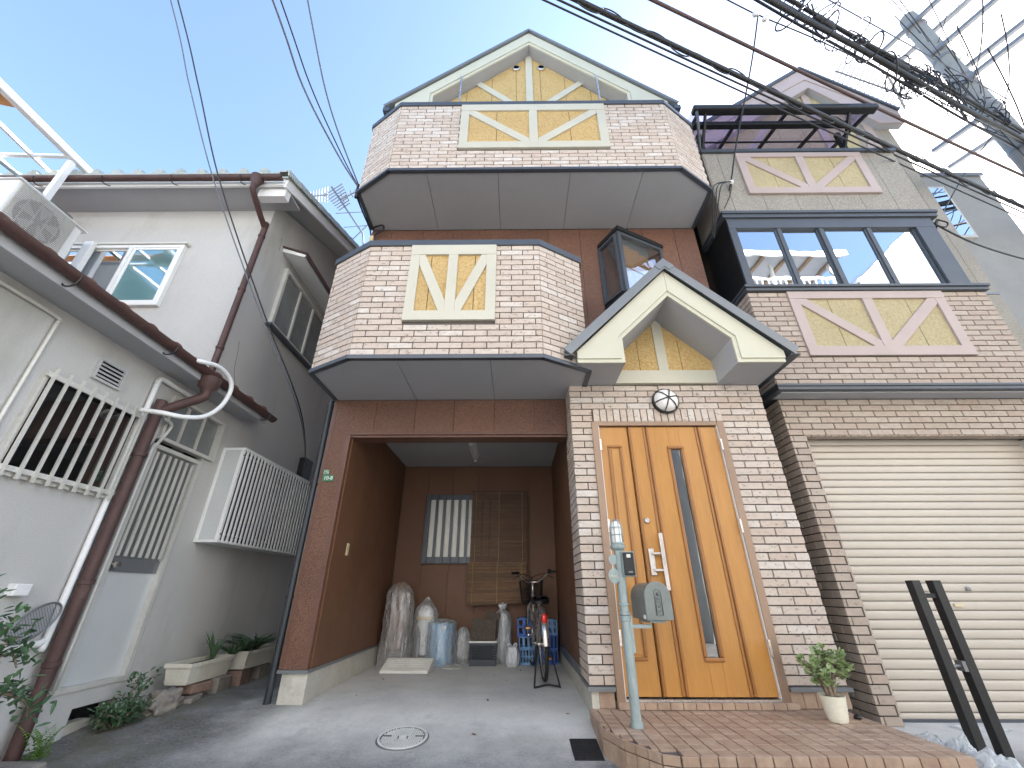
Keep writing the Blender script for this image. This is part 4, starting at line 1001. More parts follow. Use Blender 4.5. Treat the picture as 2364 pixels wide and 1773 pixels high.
for x in (-3.35, -4.2, -5.05, -5.9): MB().tube(catmull([(x,EY-.1,EZ-.03),(x,EY-.09,EZ-.09),(x,EY-.03,EZ-.10),(x,EY+.02,EZ-.06)],5), .006, 5).build('gutter_hook', MT['black'], lh)
dp = MB(); dp.lathe([(.035,0),(.04,.02),(.07,.10),(.075,.16)], (-3.17,EY-.045,EZ-.17), 14)
dp.tube(catmull([(-3.17,EY-.045,EZ-.16),(-3.17,EY-.04,EZ-.24),(-3.19,3.62,EZ-.36),(-3.20,3.78,EZ-.43),(-3.20,3.79,EZ-.52),(-3.20,3.79,2.98)],6), .034, 12); dp.build('downpipe', MT['gutter'], lh, True, angle=50)
for z in (4.95, 4.1, 3.3): MB().lathe([(.036,0),(.041,.004),(.041,.028),(.036,.032)], (-3.20,3.79,z), 14).build('pipe_clip', MT['gutter'], lh)
# --- upper front window
uwn = frame('front_window', MT['white'], lh, -5.72, -4.14, 3.915, 4.85, .045, 3.80, 3.853)
MB().box(-5.80, 3.78, 4.852, -4.10, 3.853, 4.875).build('window_head', MT['agedalu'], uwn)
m = MB(); m.box(-4.81,3.79,3.962,-4.765,3.82,4.804); m.build('meeting_stile', MT['white'], uwn)
frame('sash', MT['white'], uwn, -4.765, -4.186, 3.961, 4.804, .028, 3.806, 3.83)
MB().box(-4.737, 3.815, 3.989, -4.214, 3.819, 4.776).build('pane', MT['teal'], uwn)
frame('sash', MT['agedalu'], uwn, -5.62, -4.81, 3.961, 4.804, .028, 3.826, 3.846)
MB().box(-5.592, 3.835, 3.989, -4.838, 3.839, 4.776).build('pane', MT['refl'], uwn)
MB().box(-5.36, 3.74, 3.80, -5.24, 3.80, 4.86).build('shutter_box', MT['white'], uwn, bevel=.01)
# --- upper side window with hood
def side_frame(name, mat, parent, y0, y1, z0, z1, wd, x0, x1):
    m = MB(); m.box(x0,y0,z0,x1,y0+wd,z1); m.box(x0,y1-wd,z0,x1,y1,z1); m.box(x0,y0+wd,z0,x1-.001,y1-wd,z0+wd); m.box(x0,y0+wd,z1-wd,x1-.001,y1-wd,z1)
    return m.build(name, mat, parent)
sw = side_frame('side_window', MT['agedalu'], lh, 4.38, 5.70, 4.05, 4.98, .045, WX-.003, WX+.05)
for y0, y1 in ((4.425,4.83),(4.86,5.24),(5.27,5.655)): MB().box(WX+.004, y0, 4.095, WX+.010, y1, 4.935).build('pane', MT['frostdk'], sw)
for y in (4.845, 5.255): MB().box(WX+.002, y-.016, 4.095, WX+.035, y+.016, 4.935).build('mullion', MT['agedalu'], sw)
MB().box(WX-.002, 4.34, 4.015, WX+.075, 5.74, 4.048).build('sill', MT['metal'], sw)
ho = MB(); ho.prism([(WX+.002,4.22,5.14),(WX+.34,4.22,5.03),(WX+.34,4.22,5.075),(WX+.002,4.22,5.20)], (0,1.62,0)); ho.build('window_hood', MT['white'], lh)
ho = MB(); ho.prism([(WX+.002,4.20,5.203),(WX+.36,4.20,5.077),(WX+.36,4.20,5.02),(WX+.372,4.20,5.02),(WX+.372,4.20,5.095),(WX+.002,4.20,5.225)], (0,1.66,0)); ho.build('hood_flashing', MT['gutter'], lh)
# --- lower roof
MB().prism([(-2.90,.6,2.80),(-2.90,.6,2.835),(-9.0,.6,4.97),(-9.0,.6,4.93)], (0,3.249,0)).build('lower_roof', MT['rtile_red'], lh)
MB().prism([(-2.90,3.852,2.80),(-2.90,3.852,2.835),(-3.198,3.852,2.94),(-3.198,3.852,2.90)], (0,.62,0)).build('pent_roof', MT['rtile_red'], lh)
for i in range(14):
    y = .75+i*.27
    if y > 4.35: break
    m = MB(); m.grid(lambda a, b: (-2.865-b*.28, y+a*.266, 2.822+.4*tile_profile(a)+b*.098), 13, 2); m.grid(lambda a, b: (-2.865, y+a*.266, 2.822+.4*tile_profile(a)-.03*b), 13, 2)
    m.build('eave_tile', MT['rtile_red'], lh, True, angle=50)
MB().box(-3.198, .62, 2.735, -2.93, 4.46, 2.75).build('lower_soffit', MT['soffit'], lh)
MB().box(-2.93, .62, 2.70, -2.905, 4.47, 2.80).build('lower_fascia', MT['soffit'], lh)
gutter((-2.862,.6,2.815), (-2.862,4.52,2.785), .050, 'lower_gutter', MT['gutter'], lh, (1,0,0))
for y in (1.2, 2.05, 2.9, 4.35): MB().tube(catmull([(-2.80,y,2.78),(-2.82,y,2.715),(-2.88,y,2.70),(-2.92,y,2.735)],5), .006, 5).build('gutter_hook', MT['black'], lh)
fu = MB(); fu.lathe([(.045,0),(.05,.03),(.085,.06),(.09,.15),(.07,.16)], (-2.87,3.43,2.60), 12); fu.tube(catmull([(-2.87,3.43,2.63),(-2.88,3.43,2.56),(-2.98,3.37,2.47),(-3.10,3.30,2.36),(-3.115,3.29,2.27),(-3.115,3.29,.02)],6), .042, 14)
fu.build('lower_downpipe', MT['gutter'], lh, True, angle=50)
for z in (1.95, 1.0, .5): MB().lathe([(.044,0),(.050,.004),(.050,.032),(.044,.036)], (-3.115,3.29,z), 14).build('pipe_clip', MT['gutter'], lh)
MB().tube(catmull([(-2.95,3.05,2.80),(-2.82,3.16,2.79),(-2.78,3.36,2.84),(-2.77,3.53,2.80),(-2.77,3.59,2.70),(-2.78,3.55,2.52),(-2.80,3.43,2.37),(-2.85,3.28,2.30),(-2.95,3.16,2.29),(-3.10,3.12,2.30)],7), .020, 10).build('hose', MT['white'], lh, True)
MB().tube(catmull([(-3.17,3.75,2.66),(-3.17,3.45,2.66),(-3.17,3.27,2.66),(-3.17,3.235,2.60),(-3.17,3.235,2.45),(-3.17,3.235,.75),(-3.17,3.22,.66),(-3.17,3.12,.64),(-3.17,2.9,.63)],6), .022, 10).build('conduit', MT['white'], lh, True)
MB().tube(catmull([(-3.18,1.8,2.66),(-3.18,2.30,2.66),(-3.18,2.34,2.62),(-3.18,2.34,2.5),(-3.18,2.34,1.0)],6), .013, 8).build('conduit', MT['agedalu'], lh, True)
MB().tube(catmull([(-3.12,3.38,2.33),(-3.14,3.50,2.32),(-3.16,3.52,2.26),(-3.16,3.455,2.10),(-3.16,3.43,1.95),(-3.16,3.43,.35)],6), .014, 8).build('conduit', MT['agedalu'], lh, True)
# --- barred window
gr = side_frame('barred_window', MT['agedalu'], lh, 2.43, 3.235, 1.60, 2.30, .03, WX-.002, WX+.03)
MB().box(WX+.001, 2.46, 1.63, WX+.006, 3.205, 2.27).build('pane', MT['darkglass'], gr)
for i in range(9):
    y = 2.46+i*.0945; MB().box(WX+.055, y-.010, 1.585, WX+.067, y+.010, 2.325).build('bar', MT['agedalu'], gr)
for z in (1.625, 2.255): MB().box(WX+.040, 2.42, z, WX+.0545, 3.25, z+.032).build('bar_rail', MT['agedalu'], gr)
# --- louvred vent
ve = side_frame('wall_vent', MT['stucco_dk'], lh, 2.715, 2.955, 2.395, 2.575, .018, WX-.002, WX+.025)
MB().box(WX+.0005, 2.73, 2.41, WX+.003, 2.94, 2.56).build('vent_hole', MT['vinyl'], ve)
for i in range(5):
    z = 2.422+i*.031; MB().prism([(WX+.003,2.733,z+.022),(WX+.024,2.733,z),(WX+.026,2.733,z+.003),(WX+.004,2.733,z+.026)], (0,.204,0)).build('slat', MT['stucco_dk'], ve)
# --- back door
do = side_frame('back_door', MT['agedalu'], lh, 3.475, 4.075, .312, 2.135, .035, WX-.06, WX+.012)
MB().box(WX-.045, 3.51, .347, WX-.038, 4.04, 1.10).build('lower_pane', MT['frost'], do)
MB().box(WX-.05, 3.51, 1.10, WX-.025, 4.04, 1.20).build('lock_rail', MT['roofgrey'], do)
MB().box(WX-.045, 3.51, 1.20, WX-.040, 4.04, 2.10).build('upper_pane', MT['frostdk'], do)
for i in range(7):
    y = 3.545+i*.073; MB().box(WX-.002, y-.013, 1.215, WX+.010, y+.013, 2.075).build('bar', MT['agedalu'], do)
MB().lathe([(0,.075),(.020,.075),(.026,.055),(.022,.035),(.012,.028),(.012,.01),(.026,.008),(.026,0)], (WX-.025,3.545,1.15), 16, (1,0,0)).build('knob', MT['steel'], do, True, angle=50)
tr = side_frame('transom_window', MT['agedalu'], lh, 3.47, 4.21, 2.175, 2.60, .03, WX-.05, WX+.03)
for y0, y1 in ((3.50,3.72),(3.74,3.95),(3.97,4.18)): MB().box(WX-.03, y0, 2.205, WX-.025, y1, 2.57).build('pane', MT['frostdk'], tr)
for y in (3.73, 3.96): MB().box(WX-.035, y-.012, 2.205, WX-.01, y+.012, 2.57).build('mullion', MT['agedalu'], tr)
# --- projecting box window with slats
bw2 = MB(); bw2.box(WX-.001,4.33,1.395,-2.965,6.03,1.42); bw2.box(WX-.001,4.33,2.34,-2.95,6.03,2.37); bw2.box(-3.0,4.33,1.42,-2.965,4.365,2.34); bw2.box(-3.0,5.995,1.42,-2.965,6.03,2.34); bw2.box(WX-.001,4.33,1.42,WX+.03,4.36,2.34)
bwo = bw2.build('box_window', MT['white'], lh, bevel=.003)
MB().box(WX+.03, 4.34, 1.42, -3.0, 4.346, 2.34).build('pane', MT['frost'], bwo)
MB().box(-2.995, 4.365, 1.42, -2.99, 5.995, 2.34).build('pane', MT['darkglass'], bwo)
for i in range(23):
    y = 4.385+i*.0705; MB().box(-2.955, y-.0145, 1.40, -2.946, y+.0145, 2.35).build('slat', MT['white'], bwo)
for z in (1.47, 2.28): MB().box(-2.9645, 4.34, z, -2.9555, 6.02, z+.012).build('slat_rail', MT['metal'], bwo)
MB().box(WX, 5.93, 2.40, WX+.10, 6.17, 2.74).build('meter_box', MT['black'], lh, bevel=.01)
tag(MB().box(WX, 2.86, .93, WX+.06, 2.96, 1.0).build('outlet_box', MT['white'], None, bevel=.006), 'small white outlet box low on the stucco wall at the left edge', 'outlet')
ov_ = thing('oval_wire_mesh', (-3.14, 3.05, .66), 'oval grey wire mesh hanging on the stucco wall beside the maroon downpipe', 'wire mesh')
m = MB(); c0 = Vector((-3.12,3.06,.775)); A_, B_, th = .155, .085, radians(35)
def ovp(t, k=1): 
    a, b = A_*cos(t)*k, B_*sin(t)*k; return c0+Vector((0, a*cos(th)-b*sin(th), a*sin(th)+b*cos(th)))
m.tube([ovp(2*pi*i/36) for i in range(36)], .007, 6, closed=True); m.build('rim', MT['galv'], ov_, True)
m = MB()
for i in range(-9, 10):
    t = i/10*A_; h = B_*math.sqrt(1-(i/10)**2); e = Vector((0,cos(th),sin(th))); f_ = Vector((0,-sin(th),cos(th)))
    m.tube([c0+e*t-f_*h, c0+e*t+f_*h], .0016, 4)
    t = i/10*B_; h = A_*math.sqrt(1-(i/10)**2); m.tube([c0+f_*t-e*h, c0+f_*t+e*h], .0016, 4)
m.build('mesh', MT['galv'], ov_)

# ================================================================ AIR CONDITIONER on the lower roof
ac = thing('air_conditioner', (-5.3, 3.2, 4.2), 'white outdoor air-conditioner unit with round fan grille on the lower roof', 'air conditioner')
acb = MB().box(-5.50, 2.86, 4.27, -5.20, 3.56, 4.83).build('casing', MT['white'], ac, bevel=.015)
MB().box(-5.52, 2.84, 4.83, -5.17, 3.60, 4.845).build('top_plate', MT['white'], ac, bevel=.006)
MB().lathe([(0,0),(.225,0)], (-5.198,3.17,4.55), 36, (1,0,0)).build('fan_opening', MT['black'], acb)
m = MB()
for k in range(5):
    a = k*2*pi/5; m.prism([Vector((-5.192,3.17+cos(a+s)*r,4.55+sin(a+s)*r)) for r, s in ((.04,0),(.20,-.05),(.20,.55),(.04,.4))], (.003,0,0))
m.build('fan_blade', MT['stucco_dk'], acb)
for i in range(26):
    z = 4.30+i*.0205; o = MB().box(-5.184, 2.89, z, -5.172, 3.46, z+.007).build('grille_bar', MT['agedalu'], acb)
m = MB()
for i in range(6): m.box(-5.190, 2.89+i*.112, 4.295, -5.184, 2.899+i*.112, 4.825)
m.build('grille_rib', MT['agedalu'], acb)
for y in (2.92, 3.50): MB().box(-5.48, y-.03, 3.75, -5.22, y+.03, 4.27).build('foot', MT['galv'], ac)

# ================================================================ BALCONY PERGOLA on the left
pg = thing('aluminium_pergola', (-5.5, 2.5, 4.6), 'white aluminium terrace roof frame with a broken orange sheet at the upper left', 'pergola')
MB().box(-5.54, .9, 5.75, -5.47, 3.58, 5.845).build('beam', MT['white'], pg, bevel=.01)
for x in (-5.95, -6.4, -6.85): MB().bar((x,.9,5.90),(x,3.6,5.74), .035, .04).build('rafter', MT['white'], pg)
for y in (1.7, 2.45, 3.25): MB().bar((-5.54,y,5.78),(-8.2,y,5.92), .04, .04).build('purlin', MT['white'], pg)
for x, y in ((-5.52,1.0),(-5.52,3.3)): MB().box(x-.03,y-.03,3.7,x+.03,y+.03,5.74).build('post', MT['white'], pg)
sh_ = MB(); sh_.prism([(-5.57,2.35,5.835),(-5.68,2.42,5.835),(-5.78,2.38,5.835),(-6.1,2.50,5.84),(-7.6,2.52,5.88),(-7.6,2.66,5.88),(-5.9,2.64,5.84),(-5.57,2.72,5.835)], (0,0,.008)); sh_.build('broken_sheet', MT['wrattan'], pg)
MB().prism([(-5.57,2.02,5.84),(-5.70,1.98,5.84),(-5.84,1.90,5.845),(-5.72,2.10,5.84),(-5.66,2.26,5.84),(-5.57,2.3,5.84)], (0,0,.008)).build('broken_sheet', MT['wrattan'], pg)
m = MB(); m.tube([(-5.10,2.30,4.75),(-5.78,3.78,5.31)], .018, 8); m.build('drying_pole', MT['greenpost'], pg, True)

# ================================================================ PLANTS ALONG THE LEFT WALL
random.seed(21)
def shrub(name, loc, label, branches, nleaf, L, mat, spread, cat='shrub'):
    t = thing(name, loc, label, cat); st = MB(); lv = MB()
    for br in branches:
        pts = catmull(br, 5); st.tube(pts, [max(.003, .010*(1-i/len(pts))+.003) for i in range(len(pts))], 6)
        for k in range(nleaf):
            p = pts[random.randrange(len(pts)//3, len(pts))]+Vector((rnd(-1,1), rnd(-1,1), rnd(-.7,1)))*spread
            leaf(lv, p, (rnd(-1,1), rnd(-1,1), rnd(-.4,1)), (rnd(-.4,.4), rnd(-.4,.4), 1), rnd(.7,1.2)*L, rnd(.4,.6)*L)
    st.build('branches', MT['bark'], t, True); tag(lv.build('leaves', mat, t, True), kind='stuff'); return t
b_ = Vector((-2.75, 2.25, 0))
shrub('azalea_bush', (-2.75,2.25,0), 'leafy green bush with bare twigs at the left edge before the stucco wall', [
    [b_, (-2.70,2.28,.35), (-2.65,2.35,.62), (-2.60,2.50,.74)], [b_, (-2.72,2.3,.4), (-2.66,2.42,.70), (-2.62,2.46,.83)], [b_, (-2.68,2.35,.3), (-2.62,2.48,.46), (-2.60,2.60,.50)],
    [(-2.70,2.33,.42), (-2.62,2.5,.50), (-2.58,2.66,.44), (-2.58,2.71,.36)], [b_, (-2.78,2.3,.5), (-2.74,2.35,.85), (-2.70,2.30,.95)], [b_, (-2.7,2.3,.45), (-2.66,2.52,.66), (-2.6,2.56,.60)], [b_,(-2.8,2.3,.4),(-2.72,2.36,.60),(-2.66,2.42,.56)]], 60, .058, MT['leaf'], .065)
shrub('wall_shrub', (-3.0,3.85,.04), 'low round-leaved shrub growing at the foot of the stucco wall', [
    [(-3.0,3.86,.04), (-2.98+rnd(-.05,.05),3.84+rnd(-.12,.12),.12), (-2.96+rnd(-.08,.08), 3.84+rnd(-.16,.2), rnd(.12,.22))] for _ in range(9)] + [[(-3.03,3.95,.05),(-3.05,3.98,.2),(-3.04,4.0,.34)], [(-3.03,3.95,.05),(-3.02,4.02,.2),(-2.99,4.06,.33)]], 52, .046, MT['leaf'], .055)
fe = thing('fern', (-2.98,3.30,.02), 'bright green fern at the foot of the maroon downpipe', 'fern'); fm = MB()
for k in range(16):
    a = rnd(0, 2*pi); L = rnd(.12,.20); base = Vector((-2.98+rnd(-.05,.05),3.30+rnd(-.04,.04),.02)); tip = base+Vector((cos(a)*L*.6, sin(a)*L*.5, L*.95)); pts = catmull([base, base.lerp(tip,.5)+Vector((0,0,.03)), tip],6)
    for i, p in enumerate(pts[1:]):
        d = (pts[i+1]-pts[i]).normalized(); s_ = d.cross(Vector((0,0,1)))
        s_ = s_.normalized() if s_.length > .01 else Vector((1,0,0))
        for sg in (-1,1): leaf(fm, p, s_*sg+d*.5, (0,0,1), .034*(1-i/14), .014)
tag(fm.build('fronds', MT['fern'], fe, True), kind='stuff')
ks = MB().box(-3.6, 3.06, -.02, -2.80, 3.20, .05).build('kerb_stone', MT['stone'], None, bevel=.012); tag(ks, 'flat grey kerb stone on the ground at the bottom left corner', 'stone')
def strap_plant(mb, base, n, L, wd, tilt):
    for k in range(n):
        a = rnd(0, 2*pi); l = L*rnd(.6,1.1); d = Vector((cos(a), sin(a), 0)); s_ = Vector((-sin(a), cos(a), 0)); q = []
        for i in range(7):
            t = i/6; p = base+d*(l*tilt*t*(1+.6*t))+Vector((0,0,l*(t*1.05-.75*tilt*t*t))); w_ = wd*(1-t**2)*(.6+.4*min(1,t*4)); q.append((p-s_*w_, p+Vector((0,0,-w_*.5)), p+s_*w_))
        vs = [v for r in q for v in r]; fs = []
        for i in range(6):
            for j in range(2): fs.append((i*3+j, i*3+j+1, i*3+j+4, i*3+j+3))
        mb.add(vs, fs)
def planter(name, y0, y1, x0, x1, z0, label, mat):
    t = thing(name, ((x0+x1)/2,(y0+y1)/2,z0), label, 'planter'); h = .155; e = .022; m = MB()
    b = [(x0+e,y0+e),(x1-e,y0+e),(x1-e,y1-e),(x0+e,y1-e)]; tt = [(x0,y0),(x1,y0),(x1,y1),(x0,y1)]; ti = [(x0+.012,y0+.012),(x1-.012,y0+.012),(x1-.012,y1-.012),(x0+.012,y1-.012)]
    vs = [(x,y,z0) for x,y in b]+[(x,y,z0+h) for x,y in tt]+[(x,y,z0+h) for x,y in ti]+[(x,y,z0+h-.035) for x,y in ti]
    fs = [(3,2,1,0)]+[(i,(i+1)%4,4+(i+1)%4,4+i) for i in range(4)]+[(4+i,4+(i+1)%4,8+(i+1)%4,8+i) for i in range(4)]+[(8+i,8+(i+1)%4,12+(i+1)%4,12+i) for i in range(4)]
    m.add(vs, fs); m.build('trough', mat, t)
    m = MB(); m.box(x0-.008,y0-.008,z0+h-.028,x1+.008,y0-.0005,z0+h+.004); m.box(x0-.008,y1+.0005,z0+h-.028,x1+.008,y1+.008,z0+h+.004); m.box(x0-.008,y0-.0005,z0+h-.028,x0-.0005,y1+.0005,z0+h+.004); m.box(x1+.0005,y0-.0005,z0+h-.028,x1+.008,y1+.0005,z0+h+.004); m.box(x0+.01,y0+.015,z0+.022,x1-.005,y0+.018,z0+.03); m.build('rim', mat, t)
    MB().box(x0+.0125,y0+.0125,z0+h-.05,x1-.0125,y1-.0125,z0+h-.03).build('soil', MT['soil'], t); return t
p1 = planter('planter_box', 4.30, 4.90, -3.06, -2.83, .235, 'stained ivory planter trough nearest the street on old bricks', MT['planter'])
p2 = planter('planter_box', 5.02, 5.62, -2.98, -2.76, .25, 'dirty long planter trough further back beside the dark drainpipe', MT['planter'])
sp1 = thing('aloe_plant', (-2.95,4.80,.36), 'upright pointed aloe at the back of the nearer planter trough', 'plant'); m = MB(); strap_plant(m, Vector((-2.97,4.78,.35)), 14, .30, .022, .28); tag(m.build('leaves', MT['leaf2'], sp1, True), kind='stuff')
sp2 = thing('spider_plant', (-2.86,5.1,.37), 'tangled strap-leaved plant spilling from the further planter trough', 'plant'); m = MB()
for q in ((-2.90,4.98,.36),(-2.87,5.15,.38),(-2.85,5.30,.38),(-2.9,5.4,.38)): strap_plant(m, Vector(q), 30, .30, .012, .75)
tag(m.build('leaves', MT['leaf2'], sp2, True), kind='stuff')
def lump(name, c, r, mat, parent=None, sub=3, amp=.25, sc=4., smooth=True, seed=0):
    bm = bmesh.new(); bmesh.ops.create_icosphere(bm, subdivisions=sub, radius=1)
    for v in bm.verts:
        n = noise.fractal(v.co*sc*.35+Vector((seed,seed*1.7,0)), 1, 2, 4); v.co *= 1+amp*n
        v.co = Vector((v.co.x*r[0], v.co.y*r[1], v.co.z*r[2]))+Vector(c)
    me = bpy.data.meshes.new(name); bm.to_mesh(me); bm.free(); me.materials.append(mat)
    if smooth: me.polygons.foreach_set('use_smooth', [True]*len(me.polygons))
    o = link(bpy.data.objects.new(name, me))
    if parent: par(o, parent)
    return o
tag(lump('mossy_stump', (-2.90,4.20,.12), (.10,.16,.11), MT['stone'], None, 4, .45, 9, True), 'rough mossy stump between the shrub and the planter trough', 'stump')
def brickstone(c, s, rz, label, mat, z0=None):
    M = Matrix.Translation(c) @ Matrix.Rotation(rz, 4, 'Z') @ Matrix.Rotation(rnd(-.06,.06), 4, 'X'); m = MB(M); m.box(-s[0],-s[1],-s[2],s[0],s[1],s[2])
    tag(m.build('old_brick', mat, None, bevel=.008), label, 'brick', 'bricks under the planters')
brickstone((-2.86,4.42,.115), (.07,.10,.03), .2, 'lowest flat brick at the street end of the planters', MT['stone'])
brickstone((-2.90,4.52,.19), (.08,.12,.035), -.1, 'reddish brick holding up the street end of the nearer planter', MT['brickred'])
brickstone((-2.88,4.80,.16), (.08,.11,.07), .05, 'grey brick block under the middle of the planters', MT['stone'])
brickstone((-2.87,5.12,.17), (.08,.10,.07), .1, 'reddish block under the near end of the further planter', MT['brickred'])
brickstone((-2.87,5.50,.17), (.08,.10,.07), -.05, 'grey block under the far end of the further planter', MT['stone'])
# ================================================================ CARPORT CONTENTS
FZ = gz(0, 6.2)
# ---- bicycle, seen from behind
bk = thing('bicycle', (.29, 5.15, FZ), 'silver city bicycle with front basket on its stand at the right of the carport', 'bicycle')
BM = Matrix.Translation((.29, 5.17, FZ+.012)) @ Matrix.Rotation(radians(3.5), 4, 'Z') @ Matrix.Rotation(radians(-1.5), 4, 'Y')
def wheel(name, cy, steer=0., cx=0.):
    W = BM @ Matrix.Translation((cx, cy, .33)) @ Matrix.Rotation(steer, 4, 'Z')
    m = MB(W); m.tube([(0, cos(a)*.312, sin(a)*.312) for a in [2*pi*i/48 for i in range(48)]], .019, 10, closed=True); w_ = m.build(name, MT['rubber'], bk, True)
    m = MB(W); m.tube([(0, cos(a)*.292, sin(a)*.292) for a in [2*pi*i/48 for i in range(48)]], .010, 8, closed=True); m.build('rim', MT['steel'], w_, True)
    m = MB(W)
    for i in range(28):
        a = 2*pi*i/28; s_ = .03 if i % 2 else -.03; m.tube([(s_, cos(a+.3)*.02, sin(a+.3)*.02), (0, cos(a)*.288, sin(a)*.288)], .0013, 4, caps=False)
    tag(m.build('spokes', MT['steel'], w_), kind='stuff')
    MB(W).lathe([(.0,-.05),(.02,-.05),(.024,-.035),(.014,-.03),(.014,.03),(.024,.035),(.02,.05),(0,.05)], (0,0,0), 14, (1,0,0)).build('hub', MT['steel'], w_, True, angle=40)
    return w_
wheel('rear_wheel', 0); wheel('front_wheel', 1.06, radians(6), -.02)
def fender(cy, a0, a1, cx=0.):
    m = MB(BM @ Matrix.Translation((cx, cy, .33)))
    def f(u, v):
        a = a0+(a1-a0)*u; t = (v-.5)*2; r = .352-.012*t*t; return (t*.032, cos(a)*r, sin(a)*r)
    m.grid(f, 22, 7); m.build('fender', MT['steel'], bk, True)
fender(0, radians(-2+180), radians(60)); fender(1.06, radians(150), radians(20), -.02)
m = MB(BM); fr_ = [((0,.42,.30),(0,.20,.66),.017),((0,.42,.30),(-.0,.86,.60),.019),((0,.22,.62),(0,.86,.62),.0),((0,.30,.50),(0,.88,.74),.017),((0,.86,.56),(0,.84,.80),.020)]
for a, b, r in fr_:
    if r: m.tube([a, b], r, 10)
for s in (-1, 1):
    m.tube([(s*.055,0,.33),(s*.02,.42,.30)], .010, 8); m.tube([(s*.055,0,.33),(s*.014,.22,.60)], .009, 8); m.tube([(s*.05-.02,1.06,.33),(s*.045-.015,.92,.66),(s*.02,.875,.72)], .011, 8)
m.build('frame', MT['steel'], bk, True, angle=50)
m = MB(BM); m.tube([(0,.20,.64),(0,.165,.735)], .013, 10); m.build('seat_post', MT['steel'], bk, True)
m = MB(BM); 
def sadf(u, v):
    y = .02+.27*v; w_ = .105*(1-smooth01(.25,.75,v)*.78)*(1 if v > .06 else .75+v*4); a = (u-.5)*pi*1.15; return (w_*sin(a), y, .745+.045*cos(a)*(1-.3*v)-(.02 if abs(a) > 1.5 else 0))
m.grid(sadf, 15, 14); m.build('saddle', MT['vinyl'], bk, True)
m = MB(BM); m.lathe([(.0,0),(.10,.0),(.102,.03),(.08,.045),(0,.045)], (0,.09,.705), 20); m.build('saddle_base', MT['vinyl'], bk, True, angle=40)
m = MB(BM); m.tube(catmull([(-.27,.60,1.045),(-.20,.64,1.045),(-.14,.70,.99),(-.07,.78,.945),(0,.80,.94),(.07,.78,.945),(.14,.70,.99),(.20,.64,1.045),(.27,.60,1.045)],6), .011, 8); m.tube([(0,.83,.74),(0,.81,.945)], .013, 8); m.build('handlebar', MT['steel'], bk, True)
for s in (-1, 1):
    m = MB(BM); m.tube([(s*.275,.57,1.045),(s*.19,.645,1.047)], .017, 10); g_ = m.build('grip', MT['vinyl'], bk, True, angle=40)
    m = MB(BM); m.tube(catmull([(s*.17,.66,1.03),(s*.20,.69,1.01),(s*.255,.66,.975)],4), .006, 6); m.tube(catmull([(s*.17,.66,1.03),(s*.10,.80,1.03),(0,.90,.98),(0,.92,.80)],5), .004, 5); m.build('brake_lever', MT['black'], bk, True)
m = MB(BM); m.lathe([(.0,0),(.022,.0),(.024,.012),(.012,.024),(0,.026)], (.205,.63,1.062), 14); m.build('bell', MT['black'], bk, True, angle=50)
# basket
bs_ = MB(BM)
def bkt(z): t = (z-.70)/.26; return (.125+.025*t, .92-.01*t, 1.16+.035*t)
for i in range(12):
    z = .70+.26*i/11; a, y0, y1 = bkt(z); a -= .0; pts = [(-a,y0,z),(a,y0,z),(a,y1,z),(-a,y1,z)]; bs_.tube(pts, .0028 if 0 < i < 11 else .006, 4, closed=True)
for i in range(15):
    f_ = -1+2*i/14
    for yi in (0, 1):
        A = bkt(.70); B = bkt(.96); bs_.tube([(f_*A[0], A[1+yi], .70), (f_*B[0], B[1+yi], .96)], .0024, 4, caps=False)
for i in range(12):
    f_ = i/11
    for s in (-1, 1):
        A = bkt(.70); B = bkt(.96); bs_.tube([(s*A[0], A[1]+(A[2]-A[1])*f_, .70), (s*B[0], B[1]+(B[2]-B[1])*f_, .96)], .0024, 4, caps=False)
    bs_.tube([(-.125, .92+.24*f_, .70), (.125, .92+.24*f_, .70)], .0024, 4, caps=False)
bs_.build('basket', MT['black'], bk)
m = MB(BM); m.box(-.02,.88,.72,.02,.915,.97); m.build('basket_bracket', MT['black'], bk)
m = MB(BM); m.tube(catmull([(-.12,-.22,-.008),(-.125,-.20,.0),(-.07,-.03,.28),(-.065,0,.33)],5), .009, 8); m.tube(catmull([(.12,-.22,-.008),(.125,-.20,.0),(.07,-.03,.28),(.065,0,.33)],5), .009, 8); m.tube(catmull([(-.12,-.22,-.008),(0,-.215,.006),(.12,-.22,-.008)],5), .009, 8); m.build('stand', MT['black'], bk, True)
m = MB(BM); m.tube([(-.07,.42,.30),(-.075,.33,.455)], .009, 6); m.tube([(.07,.42,.30),(.075,.51,.145)], .009, 6); m.tube([(-.07,.42,.30),(.07,.42,.30)], .016, 8); m.build('crank', MT['steel'], bk, True)
for s, y, z in ((-1,.33,.46),(1,.51,.14)):
    m = MB(BM); m.box(s*.08,y-.04,z-.012,s*.17,y+.04,z+.012); pd = m.build('pedal', MT['vinyl'], bk, bevel=.003)
    m = MB(BM); m.box(s*.10,y-.046,z-.008,s*.15,y-.0405,z+.008); m.build('pedal_reflector', MT['amber'], pd)
m = MB(BM); m.box(.03,.03,.25,.06,.47,.37); m.build('chain_case', MT['steel'], bk, bevel=.015)
m = MB(BM @ Matrix.Translation((0,-.27,.575))); m.lathe([(0,.018),(.022,.014),(.030,0)], (0,0,0), 18, (0,-1,0))
for v in m.v: v.z = .575+FZ+.012+(v.z-.575-FZ-.012)*1.6
m.build('rear_reflector', MT['red'], bk, True)
m = MB(BM); m.box(-.02,-.30,.42,.02,-.27,.46); m.build('rear_lamp', MT['white'], bk, bevel=.008)
for s in (-1,1):
    m = MB(BM); m.tube([(s*.06,0,.33),(s*.045,-.22,.60)], .004, 5); m.build('fender_stay', MT['steel'], bk)

